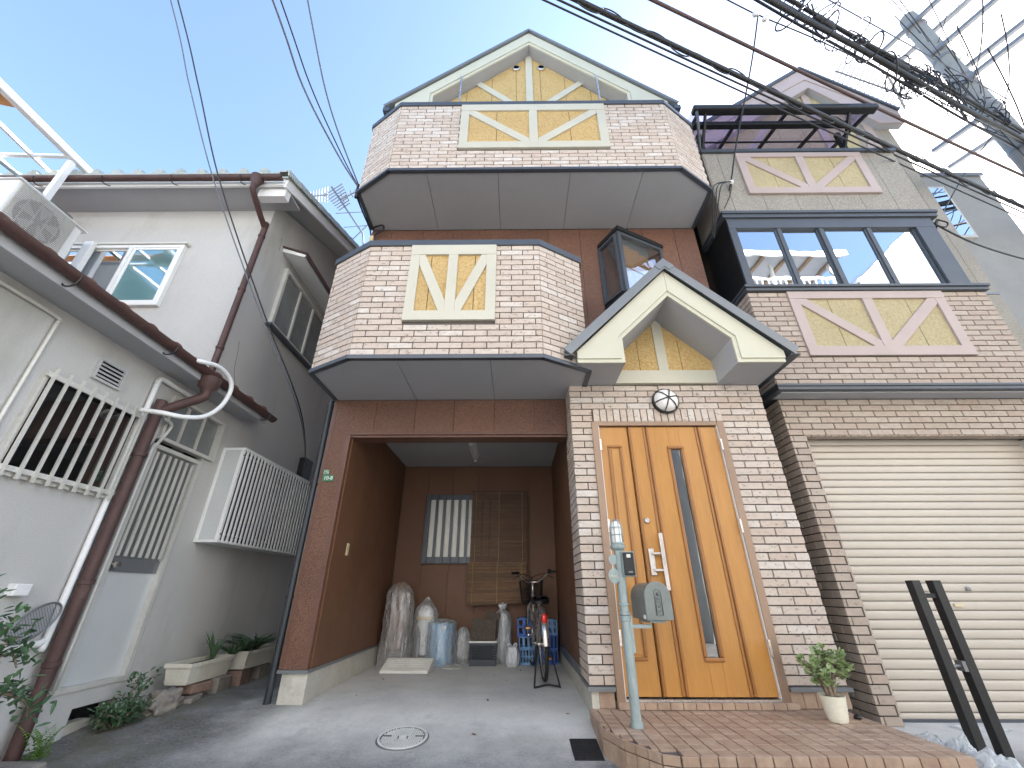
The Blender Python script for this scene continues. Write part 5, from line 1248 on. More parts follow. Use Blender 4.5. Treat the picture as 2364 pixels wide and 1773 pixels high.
# ---- wrapped goods, bags, bin
def sack(name, c, rx, ry, prof, mat, parent=None, seed=0, wr=.10, nu=56, nv=30, fold=9, sq=.7):
    m = MB(); cx, cy, cz = c; h = prof[-1][1]
    def pr(v):
        t = v*(len(prof)-1); i = min(int(t), len(prof)-2); f_ = t-i
        return (prof[i][0]*(1-f_)+prof[i+1][0]*f_, prof[i][1]*(1-f_)+prof[i+1][1]*f_)
    def fn(u, v):
        a = 2*pi*u; r, z = pr(v); ca, sa = cos(a), sin(a)
        q = (abs(ca)**(2/sq)+abs(sa)**(2/sq))**(-sq/2) if sq < 1 else 1
        n1 = noise.fractal(Vector((ca*1.7+seed, sa*1.7, z*2.2)), 1, 2, 4); n2 = sin(a*fold+seed+3*noise.noise(Vector((z*5, seed, ca))))*.35
        n3 = noise.noise(Vector((ca*6+seed, sa*6, z*18))); k = 1+wr*(n1+n2+.5*n3)
        return (cx+ca*q*r*rx*k, cy+sa*q*r*ry*k, cz+z*(1+.04*n1))
    m.grid(fn, nu, nv, True); return m.build(name, mat, parent, True)
t = thing('wrapped_chair', (-1.55, 6.2, FZ), 'tall folded chair wrapped in clear plastic against the left carport wall', 'wrapped furniture')
sack('cushion', (-1.56,6.25,FZ+.16), .125, .09, [(.6,0),(1,.03),(1,.6),(.9,.72),(.4,.78),(0,.79)], MT['fabric'], t, 3, .10, 40, 24, 6)
m = MB(); 
for x, y in ((-1.66,6.17),(-1.45,6.17),(-1.66,6.32),(-1.45,6.32)): m.tube([(x,y,FZ),(x,y,FZ+.30)], .011, 8)
m.build('chair_legs', MT['steel'], t)
sack('plastic_wrap', (-1.555,6.24,FZ+.005), .185, .145, [(.98,0),(1,.03),(.97,.4),(.92,.70),(.86,.82),(.6,.89),(.2,.91),(0,.905)], MT['film'], t, 11, .11, 90, 46, 8)
t = thing('wrapped_fan', (-1.22, 6.38, FZ), 'plastic-wrapped household item with yellow band behind the blue bin', 'wrapped item')
sack('content', (-1.23,6.42,FZ+.1), .10, .08, [(.4,0),(.5,.25),(.9,.38),(1,.50),(.8,.56),(0,.57)], MT['white'], t, 2, .05)
sack('band', (-1.23,6.42,FZ+.50), .112, .092, [(1,0),(1.02,.02),(1,.045)], MT['yellowcard'], t, 2, .03)
m = MB(); m.tube([(-1.16,6.36,FZ),(-1.16,6.38,FZ+.30)], .02, 8); m.tube([(-1.30,6.36,FZ),(-1.30,6.38,FZ+.30)], .02, 8); m.build('legs', MT['galv'], t)
sack('plastic_wrap', (-1.22,6.41,FZ+.004), .165, .13, [(.9,0),(.95,.2),(1.02,.42),(1.0,.54),(.8,.62),(.35,.70),(.1,.75),(0,.752)], MT['film'], t, 5, .10, 80, 36, 8)
t = thing('blue_bin', (-.98, 6.22, FZ), 'sky-blue lidded tub wrapped in clear plastic at the middle of the carport', 'bin')
MB().lathe([(0,.0),(.125,0),(.13,.01),(.158,.40),(.165,.405),(.165,.425),(.15,.425)], (-.98,6.33,FZ+.006), 36).build('tub', MT['binblue'], t, True, angle=40)
MB().lathe([(.172,.40),(.176,.425),(.172,.45),(.15,.463),(0,.47)], (-.98,6.33,FZ+.006), 36).build('lid', MT['binblue'], t, True, angle=40)
MB().box(-.96,6.148,FZ+.415,-.90,6.162,FZ+.45).build('lid_clip', MT['white'], t, bevel=.006)
sack('plastic_wrap', (-.975,6.325,FZ+.004), .185, .185, [(.95,0),(1.06,.05),(1.0,.2),(1.0,.42),(1.02,.47),(.8,.50),(.3,.505),(0,.505)], MT['film'], t, 8, .07, 90, 36, 11, 1)
t = thing('grey_rubbish_bag', (-.72, 6.5, FZ), 'small grey plastic bag between the blue tub and the basket', 'bag')
sack('bag', (-.72,6.50,FZ+.003), .115, .10, [(.7,0),(1,.05),(1,.2),(.85,.30),(.55,.37),(.35,.40),(0,.40)], MT['film2'], t, 4, .16, 70, 34, 7); sack('content', (-.72,6.50,FZ+.02), .09, .08, [(.6,0),(1,.08),(.9,.22),(0,.28)], MT['fabric'], t, 9, .15)
t = thing('knotted_grey_bag', (-.20, 6.5, FZ), 'tall knotted grey plastic bag standing behind the basket', 'bag')
sack('bag', (-.19,6.52,FZ+.003), .125, .10, [(.8,0),(1,.06),(1.0,.30),(.95,.46),(.75,.56),(.25,.62),(.16,.635),(.45,.67),(.4,.69)], MT['film2'], t, 6, .13, 70, 40, 7); sack('content', (-.19,6.52,FZ+.02), .095, .075, [(.7,0),(1,.08),(.95,.38),(0,.46)], MT['stucco_dk'], t, 1, .12)
sack('knot', (-.19,6.51,FZ+.615), .06, .04, [(.3,0),(.7,.02),(1,.06),(.6,.075),(0,.06)], MT['bagwhite'], t, 3, .3, 40, 16)
t = thing('white_carrier_bag', (-.05, 6.2, FZ), 'small white carrier bag with tied handles right of the basket', 'bag')
sack('bag', (-.05,6.22,FZ+.002), .078, .062, [(.75,0),(1,.04),(1,.13),(.75,.20),(.5,.215)], MT['bagwhite'], t, 7, .18, 60, 30, 6)
m = MB()
for s in (-1,1): m.tube(catmull([(-.05+s*.04,6.21,FZ+.20),(-.05+s*.055,6.20,FZ+.24),(-.05+s*.03,6.20,FZ+.245),(-.05+s*.01,6.21,FZ+.20)],5), [.012]*16, 6)
m.build('handles', MT['bagwhite'], t, True)
# ---- crates
def crate(label, x0, x1, y0, y1, z0, z1, mat, nh=6, nr=2, tilt=0):
    t = thing('folding_crate', ((x0+x1)/2,(y0+y1)/2,z0), label, 'crate', 'crates stacked behind the bicycle'); th_ = .012
    def side(a, b, name):
        a, b = Vector((*a, z0)), Vector((*b, z0)); d = b-a; L = d.length; d.normalize(); n = Vector((d.y,-d.x,0)); m = MB(); H_ = z1-z0
        def q(u0, u1, v0, v1, dep=th_): m.prism([a+d*u0+Vector((0,0,v0)), a+d*u1+Vector((0,0,v0)), a+d*u1-n*dep+Vector((0,0,v0)), a+d*u0-n*dep+Vector((0,0,v0))], (0,0,v1-v0))
        zs = [0]+[H_*(.14+.78*i/nr) for i in range(nr+1)]
        q(.002, L-.002, 0, H_*.14, .014); q(.002, L-.002, H_*.92, H_, .018)
        for r in range(nr):
            v0 = H_*(.14+.78*r/nr); v1 = H_*(.14+.78*(r+1)/nr)
            if r: q(.002, L-.002, v0-.008, v0+.008)
            for i in range(nh+1):
                u = L*i/nh; w_ = L/nh*.22; q(max(.003,u-w_), min(L-.003,u+w_), v0+(.0085 if r else .0005), v1-(.0085 if r < nr-1 else .0005), .0105)
        m.build(name, mat, t)
    side((x0,y0),(x1,y0),'front_side'); side((x1,y0),(x1,y1),'end_side'); side((x1,y1),(x0,y1),'back_side'); side((x0,y1),(x0,y0),'end_side')
    MB().box(x0+.015,y0+.02,z0+.002,x1-.015,y1-.02,z0+.012).build('base', mat, t); return t
crate('pale blue crate at the bottom of the stack behind the bicycle', .045, .285, 6.34, 6.64, FZ+.002, FZ+.175, MT['cratelight'], 6, 2)
crate('pale blue crate in the middle of the stack behind the bicycle', .035, .290, 6.33, 6.64, FZ+.178, FZ+.31, MT['cratelight'], 4, 1)
crate('deep blue crate on top of the left stack behind the bicycle', .015, .285, 6.34, 6.64, FZ+.313, FZ+.52, MT['crateblue'], 3, 2)
crate('deep blue crate at the bottom of the right stack by the carport wall', .30, .54, 6.36, 6.64, FZ+.002, FZ+.16, MT['crateblue'], 5, 1)
crate('deep blue crate in the middle of the right stack by the carport wall', .30, .54, 6.36, 6.64, FZ+.163, FZ+.33, MT['crateblue'], 5, 1)
crate('pale blue crate on top of the right stack by the carport wall', .30, .545, 6.355, 6.64, FZ+.333, FZ+.50, MT['cratelight'], 4, 2)
# ---- slate basket with rattan boxes
t = thing('plastic_basket', (-.43, 6.36, FZ), 'dark slate perforated basket with a white rim in the middle of the carport', 'basket')
def bside(a, b, H_, nm):
    a, b = Vector((*a, FZ+.002)), Vector((*b, FZ+.002)); d = b-a; L = d.length; d.normalize(); n = Vector((d.y,-d.x,0)); m = MB()
    def q(u0, u1, v0, v1, dep=.008): m.prism([a+d*u0+Vector((0,0,v0)), a+d*u1+Vector((0,0,v0)), a+d*u1-n*dep+Vector((0,0,v0)), a+d*u0-n*dep+Vector((0,0,v0))], (0,0,v1-v0))
    q(.001, L-.001, 0, H_*.30); q(.001, L-.001, H_*.88, H_); k = 16; rows = 5
    for r in range(rows+1): z = H_*(.30+.58*r/rows); q(.002, L-.002, z-.004, z+.004, .0075)
    for i in range(k+1): u = L*i/k; q(max(.002,u-.0045), min(L-.002,u+.0045), H_*.30, H_*.88, .0068)
    m.build(nm, MT['cratedark'], t)
bside((-.60,6.24),(-.26,6.24),.245,'front_side'); bside((-.26,6.24),(-.26,6.50),.245,'end_side'); bside((-.26,6.50),(-.60,6.50),.245,'back_side'); bside((-.60,6.50),(-.60,6.24),.245,'end_side')
m = MB(); m.box(-.615,6.222,FZ+.25,-.245,6.242,FZ+.272); m.box(-.615,6.498,FZ+.25,-.245,6.518,FZ+.272); m.box(-.615,6.242,FZ+.25,-.596,6.498,FZ+.272); m.box(-.264,6.242,FZ+.25,-.245,6.498,FZ+.272); m.build('rim', MT['agedalu'], t, bevel=.003)
MB().box(-.595,6.25,FZ+.005,-.265,6.49,FZ+.012).build('base', MT['cratedark'], t)
def weave_panel(name, M, w_, h_, d_, label):
    t = thing(name, M.translation, label, 'rattan box'); m = MB(M)
    m.box(-w_/2,0,0,w_/2,d_,h_); b_ = m.build('box', MT['rattan'], t, bevel=.004); m = MB(M)
    for i in range(9):
        for j in range(7):
            x = -w_/2+w_*(i+.5)/9; z = h_*(j+.5)/7; s_ = .5 if (i+j) % 2 else .36; m.box(x-w_/9*s_, -.006 if (i+j) % 2 else -.003, z-h_/7*(.36 if (i+j) % 2 else .5), x+w_/9*s_, -.0005, z+h_/7*(.36 if (i+j) % 2 else .5))
    tag(m.build('weave', MT['rattan'], t), kind='stuff')
weave_panel('rattan_box', Matrix.Translation((-.435,6.26,FZ+.275)) @ Matrix.Rotation(radians(-9),4,'X') @ Matrix.Rotation(radians(2),4,'Y'), .33, .245, .10, 'woven brown rattan box lying on top of the slate basket')
weave_panel('rattan_box', Matrix.Translation((-.345,6.38,FZ+.30)) @ Matrix.Rotation(radians(-6),4,'X') @ Matrix.Rotation(radians(6),4,'Y'), .195, .295, .08, 'smaller dark rattan box tilted behind the larger one')
# ---- ramp, board, cap
t = thing('kerb_ramp', (-1.28, 5.8, FZ), 'white plastic kerb ramp lying on the carport floor at the left', 'ramp')
RM = Matrix.Translation((-1.28,5.70,FZ)) @ Matrix.Rotation(radians(-1),4,'Z')
m = MB(RM); m.prism([(-.295,0,0),(-.295,.01,.028),(-.27,.20,.125),(-.27,.25,.125),(-.27,.25,0)], (.56,0,0)); m.build('ramp_body', MT['rampw'], t, bevel=.004)
for i in range(4):
    for s in (-1,1):
        m = MB(RM); y = .075+i*.03; z = .028+(y-.01)*.51; m.obox((s*.125-.01,y,z+.003), (.105,0,0), (0,.006,.003), (0,-.002,.004)); m.build('tread_rib', MT['rampw'], t)
m = MB(); m.bar((-1.74,6.30,FZ+.0),(-1.76,6.60,FZ+.72), .012, .07, (1,0,0)); tag(m.build('wooden_board', MT['board'], None), 'weathered board leaning in the left corner of the carport', 'board')
fcp = thing('round_drain_cover', (-.80,6.18,FZ), 'round grey drain cap in the carport floor before the blue tub', 'drain cover')
m = MB(); m.lathe([(.13,-.004),(.13,.006),(.118,.008),(.116,.004),(0,.004)], (-.80,6.16,FZ), 32); m.build('cap', MT['conc'], fcp, True, angle=30)
# ---- reed blinds
def blind(label, x0, x1, z0, z1, y, mat, skew=0.):
    t = thing('reed_blind', ((x0+x1)/2, y, z0), label, 'blind'); m = MB(); n = int((z1-z0)/.0075)
    for i in range(n):
        f_ = i/n; z = z1-(z1-z0)*f_; d = rnd(-.004,.004); sk = skew*f_
        m.add([(x0+rnd(-.006,.004), y+d, z-sk*0), (x1+rnd(-.004,.006), y+d+rnd(-.002,.002), z+sk), (x1, y+d, z-.0072+sk), (x0, y+d, z-.0072), (x0, y+d+.004, z-.001), (x1, y+d+.004, z-.001+sk)], [(0,1,2,3),(0,4,5,1),(3,2,5,4)])
    tag(m.build('reeds', mat, t), kind='stuff')
    for z, s_ in ((z1, 0), (z0-.006, skew)):
        m = MB(); m.bar((x0-.008,y,z),(x1+.008,y,z+s_), .014, .016); m.build('batten', mat, t)
    for f_ in (.08,.5,.92):
        m = MB(); x = x0+(x1-x0)*f_; m.tube([(x,y-.007,z1),(x,y-.007,z0+skew*f_)], .002, 4); m.build('cord', MT['yellowcard'], t)
blind('dark reed blind hanging over the right half of the carport window', -.675, .165, 1.335, 2.36, YC-.145, MT['bamboo_dk'])
blind('lighter lower reed blind hanging below the dark one', -.69, .148, .80, 1.335, YC-.165, MT['bamboo'], .035)
# ---- manhole, grate, leaves
def tilt_at(x, y): 
    e = .05; nx = -(gz(x+e,y)-gz(x-e,y))/(2*e); ny = -(gz(x,y+e)-gz(x,y-e))/(2*e); n = Vector((nx,ny,1)).normalized()
    return Matrix.Translation((x,y,gz(x,y))) @ n.to_track_quat('Z','Y').to_matrix().to_4x4()
mh = thing('manhole_cover', (-.80,3.70,gz(-.8,3.7)), 'white-worn round manhole cover in the driveway', 'manhole cover'); MM = tilt_at(-.80,3.70)
m = MB(MM); m.lathe([(0,.0045),(.155,.0045),(.155,.009),(.176,.009),(.180,.003),(.184,.002)], (0,0,0), 44); m.build('cover', MT['manhole_bed'], mh, True, angle=30)
m = MB(MM); m.lathe([(.157,.006),(.157,.0125),(.172,.0125),(.174,.006)], (0,0,0), 44); m.build('ring', MT['manhole'], mh, True, angle=30)
m = MB(MM)
for i in range(-10, 11):
    for j in range(-10, 11):
        x, y = i*.0152, j*.0152
        if x*x+y*y < .147**2 and not (abs(x) < .035 and abs(y) < .03) and not (abs(abs(x)-.11) < .03 and abs(y-.02) < .012): m.box(x-.0055,y-.0055,.0042,x+.0055,y+.0055,.0105)
tag(m.build('tread', MT['manhole'], mh), kind='stuff')
m = MB(MM); m.lathe([(0,.010),(.026,.010),(.028,.0045)], (0,0,0), 18); m.build('emblem', MT['manhole'], mh)
for s in (-1,1): m = MB(MM); m.box(s*.11-.02,.012,.0048,s*.11+.02,.028,.0056); m.build('lift_slot', MT['black'], mh)
sg = thing('drain_grate', (.46,3.55,gz(.46,3.55)), 'square black drain grate in the driveway beside the porch', 'drain grate'); MM = tilt_at(.462,3.545)
m = MB(MM); m.box(-.095,-.155,-.01,.095,.155,.006); m.build('plate', MT['grateb'], sg, bevel=.002); m = MB(MM)
for i in range(9):
    for j in range(14): m.box(-.082+i*.0198,-.142+j*.0212,.0062,-.082+i*.0198+.011,-.142+j*.0212+.012,.0090)
tag(m.build('studs', MT['grateb'], sg), kind='stuff')
random.seed(77)
for (x, y, s_) in ((.40,4.10,.028),(-1.42,5.35,.03),(-.98,5.55,.022),(-1.55,6.0,.03),(-.55,5.55,.018),(-.25,5.6,.03),(.05,5.9,.025),(.02,6.05,.02),(-.1,5.3,.03),(-.75,4.35,.015),(-1.45,4.6,.016),(-.25,4.45,.03),(.25,4.6,.018),(-.3,3.75,.03)):
    m = MB(Matrix.Translation((x,y,gz(x,y)+.006)) @ Matrix.Rotation(rnd(0,6),4,'Z') @ Matrix.Rotation(rnd(-.4,.4),4,'X')); leaf(m, (0,-s_/2,0), (0,1,0), (0,0,1), s_*1.3, s_*.8)
    tag(m.build('fallen_leaf', MT['deadleaf'], None), 'small brown dead leaf on the driveway concrete', 'leaf', 'dead leaves on the driveway')
# ---- clear plastic heap right of the porch
pb = thing('plastic_sheet_heap', (2.75,3.1,0), 'crumpled clear plastic bag lying on the ground beside the porch and gate posts', 'plastic bag'); m = MB()
def heap(u, v):
    a = 2*pi*u; r = v; x = 2.70+cos(a)*r*.20; y = 3.28+sin(a)*r*.50
    n = noise.fractal(Vector((cos(a)*r*4, sin(a)*r*5, 2)), 1, 2, 5); fo = abs(noise.noise(Vector((a*3, r*3, 5))))
    return (x+.05*n+ (y-3.28)*-.15, y+.05*noise.noise(Vector((a*2,r*5,9))), max(gz(x,y)+.004, (1-r**1.6)*(.09+.08*n)+.08*fo*(1-r)+.010))
m.grid(heap, 90, 34, True); m.build('film', MT['heap'], pb, True)
m = MB(); m.grid(lambda u, v: (2.66+u*.18, 2.78+v*.22, .014+.03*abs(noise.noise(Vector((u*4,v*4,3))))), 14, 14); m.build('green_print', MT['fern'], pb, True)
m = MB(); m.grid(lambda u, v: (3.42+u*.35+.03*noise.noise(Vector((u*6,v*5,1))), 4.02+v*.16, .006+.035*abs(noise.noise(Vector((u*7,v*6,4))))), 26, 14)
tag(m.build('plastic_scrap', MT['heap'], None, True), 'scrap of clear plastic on the ground under the shutter', 'plastic scrap')
# ================================================================ POLE, CABLES, ANTENNAS, FAR BUILDINGS
up_ = thing('utility_pole', (9.6,5.05,0), 'tall concrete utility pole with steel crossarms at the upper right', 'utility pole')
MB().lathe([(.20,0),(.165,13.4),(.150,13.55),(0,13.56)], (9.6,5.05,-.1), 24).build('shaft', MT['polec'], up_, True, angle=50)
for z in (12.9,11.5,10.7,9.6,8.4): MB().lathe([(.175,0),(.19,.01),(.19,.07),(.175,.08)], (9.6,5.05,z), 24).build('pole_band', MT['galv'], up_, True, angle=40)
AD = Vector((.42,-.9,0)).normalized()
random.seed(3)
for z, o0, L0, L1, sx in ((12.95,.20,.8,1.3,0),(12.70,-.20,.5,1.5,0),(11.75,.2,.1,3.4,0),(11.15,-.2,.1,3.4,0),(10.5,.2,.1,3.2,0),(9.45,.2,.9,.1,0),(9.15,-.2,.9,.1,0)):
    c = Vector((9.6,5.05,z)); n = Vector((AD.y,-AD.x,0))*o0
    arm = MB().bar(c+n-AD*L0, c+n+AD*L1, .085, .085).build('crossarm', MT['galv'], up_)
    if L1 > 2 and o0 > 0:
        for t in (1.1,1.8,2.6):
            p = c+n+AD*t; MB().lathe([(.02,0),(.02,.05),(.06,.06),(.045,.09),(.065,.11),(.045,.14),(.06,.16),(.03,.20),(0,.21)], p+Vector((0,0,.038)), 12).build('insulator', MT['insul'], arm, True)
tf = MB()
for i in range(7): tf.lathe([(.02,0),(.07,.02),(.07,.05),(.02,.07)], Vector((10.2,4.0,12.75))+Vector((.055,-.05,-.02))*i, 10, (.7,-.65,-.25))
tf.build('strain_insulator', MT['insul'], up_, True)
def cable(label, pts, r, mat='wire', n=10, seg=7, name='overhead_cable'):
    o = MB().tube(catmull(pts, n), r, seg, caps=False).build(name, MT[mat], None, True); tag(o, label, 'cable', 'overhead cables'); return o
def sagline(a, b, n=8, sag=0.):
    a, b = Vector(a), Vector(b); return [a.lerp(b, i/n)-Vector((0,0,sag*4*(i/n)*(1-i/n))) for i in range(n+1)]
# the thick trunk cable with its wrap loops
tk = thing('trunk_cable', (2,2.7,6.9), 'thickest black cable with wire loops crossing in front of both gables', 'cable', 'overhead cables')
A = sagline((-8,-.95,7.05), (9.45,5.33,7.0), 24, .18)
MB().tube(A, .030, 10).build('core', MT['wire'], tk, True)
A2 = [p+Vector((.02,.05,-.085)) for p in A]; MB().tube(A2, .012, 6).build('messenger', MT['wire'], tk, True)
d_ = (A[-1]-A[0]).normalized(); sd_ = d_.cross(Vector((0,0,1)))
def along(P, s):
    t = s*(len(P)-1); i = min(int(t), len(P)-2); return P[i].lerp(P[i+1], t-i)
for i in range(34):
    p = along(A, .44+.55*i/33); u = Vector((0,0,1)); r = .075+.03*(i % 3); m = MB(); sg_ = 1 if i % 2 else -1
    m.tube([p+d_*(.16*(k/10-.5)*2)+u*(sg_*r*1.1*math.sqrt(max(0,1-((k/10-.5)*2)**2))+.0) for k in range(11)], .008, 5); m.build('wire_loop', MT['wire'], tk, True)
cable('thin black wire just below the thick trunk cable', sagline((-6,-.2,6.75),(9.5,5.4,6.7),16,.15), .010)
cable('brown cable running above the thick trunk cable to the pole', sagline((-5,.1,7.75),(9.45,5.12,7.65),16,.2), .022, 'wirebrown')
cable('thin grey wire high above the roofs at the upper right', sagline((-1,1.1,9.7),(9.6,4.75,9.5),10,.1), .010, 'wiregrey')
random.seed(9)
for i, (dz, dy, r, lab) in enumerate(((0,0,.036,'thick black bundle cable at the top right, lowest of its bundle'),(.20,.05,.030,'second black cable of the top right bundle'),(.40,-.05,.026,'third black cable of the top right bundle'),(.09,.16,.018,'slim sagging wire inside the top right bundle'),(.52,.02,.022,'uppermost slim wire of the top right bundle'))):
    cable(lab, [p+Vector((0,0,.05*sin(k*1.3+i*2))) for k, p in enumerate(sagline((-3,.36,8.25+dz),(9.5,4.86+dy,8.25+dz*.8),16,.04))], r)
for q, lab in (((4.62,3.10,8.50),'black cable closure on the top right bundle, left one'),((6.25,3.70,8.52),'black cable closure on the top right bundle nearer the pole')):
    m = MB(); dd = Vector((.93,.36,0)); m.tube([Vector(q)-dd*.22, Vector(q)-dd*.15, Vector(q)-dd*.02+Vector((0,0,.02)), Vector(q)+dd*.1, Vector(q)+dd*.2], [.03,.06,.052,.066,.03], 9); tag(m.build('cable_closure', MT['wire'], None, True, angle=40), lab, 'cable closure')
m = MB()
for k in range(40):       # slack coils hanging in the bundle near the pole
    c = Vector((rnd(4.0,9.3),0,0)); c.y = 2.62+(c.x-3.26)*.36+rnd(-.1,.1); c.z = 8.42+rnd(-.25,.4); R_ = rnd(.08,.26); a0 = rnd(0,6); u_ = Vector((cos(a0)*.5,sin(a0),0)).normalized()
    m.tube([c+u_*cos(t)*R_+Vector((.93,.36,0))*sin(t*.7)*R_*.6+Vector((0,0,sin(t)*R_)) for t in [i*.35 for i in range(24)]], rnd(.008,.013), 5, caps=False)
tag(m.build('tangled_wires', MT['wire'], None, True), 'tangle of loose black wire coils along the top right cable bundle', 'wires', kind='stuff')
m = MB()
for k in range(26):       # drop wires tied to the pole
    a = Vector((9.6,5.05,rnd(8.0,12.5))); b = a+Vector((rnd(-2.6,1.0), rnd(-1.8,-.2), rnd(-1.2,1.4))); m.tube(sagline(a, b, 8, rnd(.1,.45)), rnd(.007,.012), 5, caps=False)
tag(m.build('jumper_wires', MT['wire'], None, True), 'tangle of thin jumper wires tied round the concrete pole', 'wires', kind='stuff')
# service drop to the right neighbour with insulator chain
cable('service drop hanging from the pin insulator to the grey siding', [(3.32,2.78,7.95),(3.30,3.15,7.5),(3.13,3.69,6.6),(3.07,3.90,6.2),(2.99,3.94,5.95)], .011)
cable('thin wire carrying the white pin insulators across the sky', [(-2,1.1,8.75),(2.95,2.76,8.42),(3.33,2.80,8.06),(3.50,2.86,8.08),(5.2,3.40,8.15),(9.5,4.9,8.2)], .009)
m = MB(); m.lathe([(.0,0),(.03,.01),(.045,.04),(.02,.06),(.045,.08),(.03,.11),(0,.12)], (3.30,2.78,7.98), 12, (.3,.2,.9)); m.lathe([(.0,0),(.03,.01),(.045,.04),(.02,.06),(.045,.08),(.03,.11),(0,.12)], (3.45,2.84,8.0), 12, (.6,.2,.7)); tag(m.build('pin_insulators', MT['insul'], None, True), 'white pin insulators at the top of the service drop', 'insulator')
m = MB(); m.lathe([(.0,0),(.025,.008),(.04,.035),(.025,.06),(0,.07)], (3.04,3.92,6.05), 12); tag(m.build('shackle_insulator', MT['insul'], None, True), 'white shackle insulator hanging before the grey siding', 'insulator')
cable('thin stay wire from the shackle insulator to the siding hook', [(3.04,3.92,6.05),(2.98,3.95,5.85),(2.86,3.965,5.62)], .006)
for k in range(3): cable('slack black wire drooping beside the shackle insulator, number '+('one','two','three')[k]+' from the left', [(3.04,3.9,6.08),(2.85-.05*k,3.86,5.95),(2.74-.03*k,3.9,5.6),(2.68,4.1,5.2+.06*k)], .007)
cable('thin wire sloping from the pole down to the grey house corner', [(9.4,5.0,9.0),(8.0,4.9,7.6),(6.4,4.55,5.95),(5.72,4.1,5.52)], .010)
cable('low service wire from the house corner out to the far right', [(5.7,4.1,5.5),(6.6,4.4,5.35),(8.2,4.9,5.45),(10.5,5.6,5.9)], .012)
m = MB(); m.tube(catmull([(5.70,4.02,5.44),(5.78,4.0,5.36),(5.72,4.0,5.28),(5.64,4.02,5.34),(5.70,4.02,5.44),(5.6,4.05,5.2)],6), .010, 6); tag(m.build('slack_wire_coil', MT['wire'], None, True), 'small wire coil at the upper right corner of the window band', 'wire coil')
# left wires
cable('left strand of the twin wire running down past the stucco house', [(-3.9,.3,8.4),(-3.86,2.16,6.9),(-3.70,2.64,6.1),(-3.36,3.09,5.04),(-2.86,3.74,3.76),(-2.50,4.37,2.82),(-3.12,5.95,2.72)], .007, 'wiregrey')
cable('right strand of the twin wire running down past the stucco house', [(-3.84,.3,8.45),(-3.80,2.18,6.93),(-3.63,2.66,6.15),(-3.32,3.10,5.08),(-2.84,3.75,3.79),(-2.49,4.38,2.84),(-3.12,5.97,2.70)], .008, 'wire')
cable('leftmost service wire to the upper balcony corner', [(-2.7,-.2,7.1),(-2.53,2.03,6.5),(-2.5,2.76,6.3),(-2.28,3.40,6.0),(-2.07,3.70,5.75)], .011, 'wiregrey')
cable('middle service wire to the upper balcony corner', [(-2.6,-.2,7.15),(-2.46,2.05,6.53),(-2.42,2.78,6.33),(-2.24,3.42,6.02),(-2.07,3.71,5.76)], .008, 'wire')
cable('rightmost service wire to the upper balcony corner', [(-2.30,.3,8.15),(-2.28,2.14,6.8),(-2.25,2.95,6.25),(-2.07,3.72,5.78)], .009, 'wiregrey')
m = MB(); m.tube([(-2.075,3.70,5.80),(-2.075,3.70,5.56)], .022, 8); m.tube(catmull([(-2.075,3.70,5.60),(-2.07,3.95,5.58),(-2.06,4.22,5.57),(-2.03,4.24,5.45)],5), .012, 6); tag(m.build('service_entry', MT['black'], None, True), 'black service entry fitting at the left corner of the upper balcony', 'cable fitting')
# antennas
def yagi(mb, a, b, n, L0, L1, up):
    a, b, up = Vector(a), Vector(b), Vector(up).normalized(); mb.tube([a, b], .018, 6); d = (b-a).normalized(); s_ = d.cross(up).normalized()
    for i in range(n):
        p = a.lerp(b, (i+.5)/n); l = L0+(L1-L0)*i/(n-1); mb.tube([p-s_*l/2, p+s_*l/2], .0125, 5)
an = thing('tv_antenna', (-3.2,6.6,7.6), 'leaning mast with several TV antennas behind the stucco house roof', 'antenna')
MB().tube([(-3.1,6.7,6.6),(-3.31,6.53,7.93),(-3.99,6.06,8.85)], .020, 8).build('mast', MT['galv'], an, True)
m = MB(); yagi(m, (-4.62,6.16,8.65), (-4.05,6.14,8.70), 9, .18, .42, (0,1,.2)); m.build('antenna_head', MT['galv'], an)
m = MB(); yagi(m, (-3.98,6.10,8.86), (-3.70,6.28,8.45), 8, .46, .30, (.3,1,0)); m.build('antenna_head', MT['galv'], an)
m = MB(); yagi(m, (-3.80,6.20,8.62), (-3.42,6.12,8.80), 4, .40, .16, (.2,1,0)); m.build('antenna_head', MT['galv'], an)
m = MB(); m.tube([(-3.18,6.2,8.55),(-3.22,6.5,8.2),(-3.6,6.6,7.75)], .013, 6); m.tube([(-3.95,6.4,8.42),(-3.2,6.3,8.35)], .010, 6); m.tube([(-3.75,6.5,8.1),(-3.1,6.4,8.05)], .009, 6); m.build('guy_frame', MT['galv'], an)
an2 = thing('tv_antenna', (7.0,5.1,8.6), 'yagi TV antenna on the roof of the garage house', 'antenna')
MB().tube([(7.15,5.3,8.3),(7.25,4.95,9.75)], .024, 8).build('mast', MT['galv'], an2, True)
m = MB(); yagi(m, (6.45,4.62,10.30), (7.95,4.86,9.78), 17, .40, .48, (.1,.8,.5)); m.build('antenna_head', MT['galv'], an2)
m = MB(); yagi(m, (7.5,4.72,9.72), (7.85,4.92,10.05), 5, .75, .60, (.1,.8,.5)); m.build('antenna_head', MT['galv'], an2)

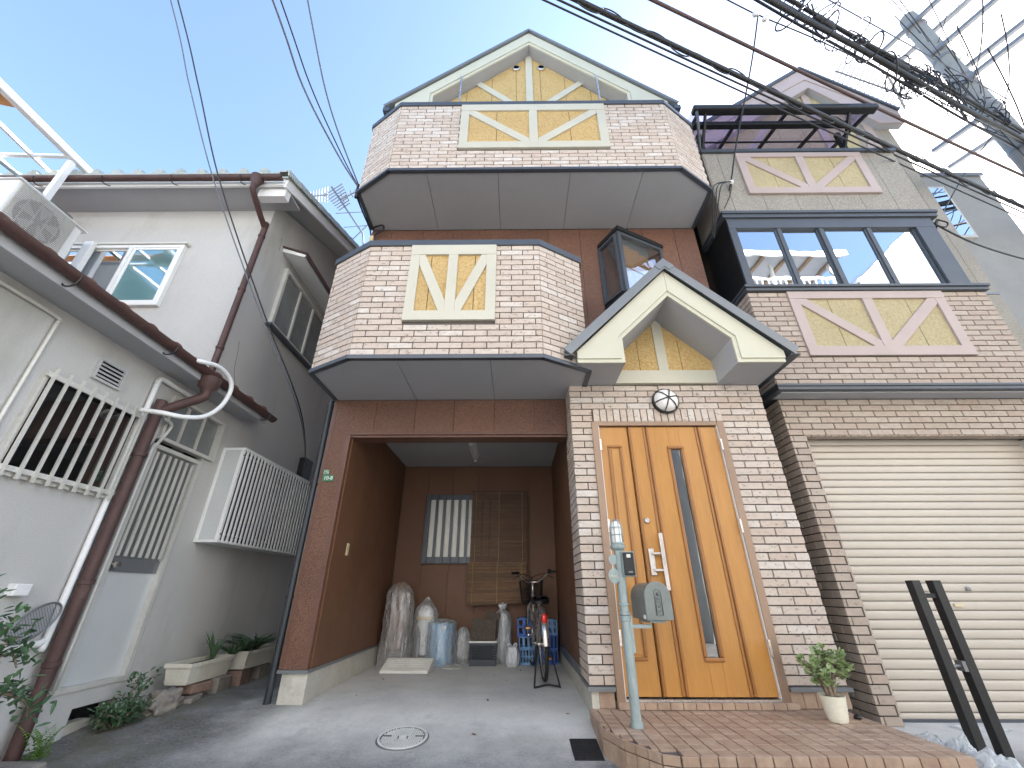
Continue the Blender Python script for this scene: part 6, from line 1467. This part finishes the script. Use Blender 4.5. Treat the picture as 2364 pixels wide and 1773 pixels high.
def simple_house(name, label, x0, x1, y0, y1, z1, wall, roofm, ridge=0., wins=(), face=-1):
    t = thing(name, ((x0+x1)/2, (y0+y1)/2, 0), label, 'house'); b_ = bx('wall', wall, t, x0, y0, -.1, x1, y1, z1); xc = (x0+x1)/2
    if ridge:
        MB().prism([(x0,y0,z1),(x1,y0,z1),(xc,y0,z1+ridge)], (0,y1-y0,0)).build('gable', wall, t)
        for s in (-1,1):
            e = x0-.15 if s < 0 else x1+.15; k = ridge/((x1-x0)/2)
            MB().prism([(e,y0-.12,z1-.15*k+.02),(xc,y0-.12,z1+ridge+.02),(xc,y0-.12,z1+ridge+.14),(e,y0-.12,z1-.15*k+.12)], (0,y1-y0+.24,0)).build('roof', roofm, t)
    else: bx('parapet', roofm, t, x0-.04, y0-.04, z1, x1+.04, y1+.04, z1+.08)
    for (a, b, c, d) in wins:
        y = y0 if face < 0 else y1; s = face
        wf = MB(); wf.box(a-.05, min(y,y+s*.05), c-.05, b+.05, max(y,y+s*.05), d+.05); w_ = wf.build('window', MT['agedalu'], t)
        MB().box(a, min(y+s*.051,y+s*.058), c, b, max(y+s*.051,y+s*.058), d).build('pane', MT['refl'], w_)
    return t
simple_house('grey_panel_house', 'pale grey house with a dark-framed window behind the garage house at the right edge', 7.5, 9.35, 5.6, 12, 8.40, MT['sidewall2'], MT['roofgrey'], 0, [(8.02,8.36,6.75,8.0),(8.5,9.1,3.2,4.3)])
simple_house('corner_house', 'narrow light building at the far right behind the concrete pole', 10.3, 15, 6.2, 14, 7.0, MT['stucco'], MT['roofgrey'], 0, [(11,12,4.3,5.4)])
simple_house('red_roofed_house', 'far house with a red tiled roof seen between the stucco house and main house', -9.0, -4.6, 10.5, 15, 10.6, MT['sidewall2'], MT['rtile_red'], 1.6)
# houses across the street (mirrored in the windows; plain white ones unseen, sized to bounce sun)
simple_house('opposite_gabled_house', 'pale gabled house mirrored in the right pane of the window band', 10.9, 16.0, -9, -2.2, 9.7, MT['sidewall2'], MT['white'], 2.2, [(11.6,12.6,3.5,4.6),(13.5,14.6,3.5,4.6),(11.6,12.6,6.4,7.5)], 1)
ob = simple_house('opposite_terrace_house', 'house with a railed roof terrace mirrored in the left panes of the window band', 4.2, 10.6, -9, -2.3, 9.2, MT['stucco'], MT['white'], 0, [(5.0,6.4,3.3,4.6),(7.6,9.2,3.3,4.6),(5.0,6.4,6.2,7.6)], 1)
for i in range(33): MB().box(4.3+i*.19,-2.36,9.28,4.33+i*.19,-2.33,9.92).build('baluster', MT['white'], ob)
MB().box(4.2,-2.38,9.92,10.6,-2.31,9.99).build('handrail', MT['white'], ob)
for x in (4.3,6.4,8.5,10.5): MB().box(x-.04,-2.6,9.28,x+.04,-2.52,10.75).build('post', MT['agedalu'], ob)
for i in range(9): MB().box(4.1+i*.8,-5.4,10.78,4.2+i*.8,-2.2,10.86).build('rafter', MT['board'], ob)
MB().box(4.0,-5.5,10.87,10.8,-2.1,10.90).build('terrace_roof', MT['soffit'], ob); MB().box(4.0,-2.14,10.72,10.8,-2.09,10.93).build('fascia', MT['white'], ob)
simple_house('unseen_bounce_house', 'unseen plain white house across the street, sized to bounce sun onto the facade', -4.6, 3.9, -9, -3.2, 8.2, MT['white'], MT['white'], 0, [(-3.6,-2.2,3.4,4.7),(-.4,1.2,3.4,4.7),(-.4,1.2,.9,2.4)], 1)
simple_house('unseen_left_bounce_house', 'unseen plain white house further left across the street, added to bounce sun', -13, -4.8, -9, -3.4, 7.8, MT['white'], MT['white'], 0, [(-11,-9.5,3.4,4.7),(-8,-6.6,3.4,4.7)], 1)
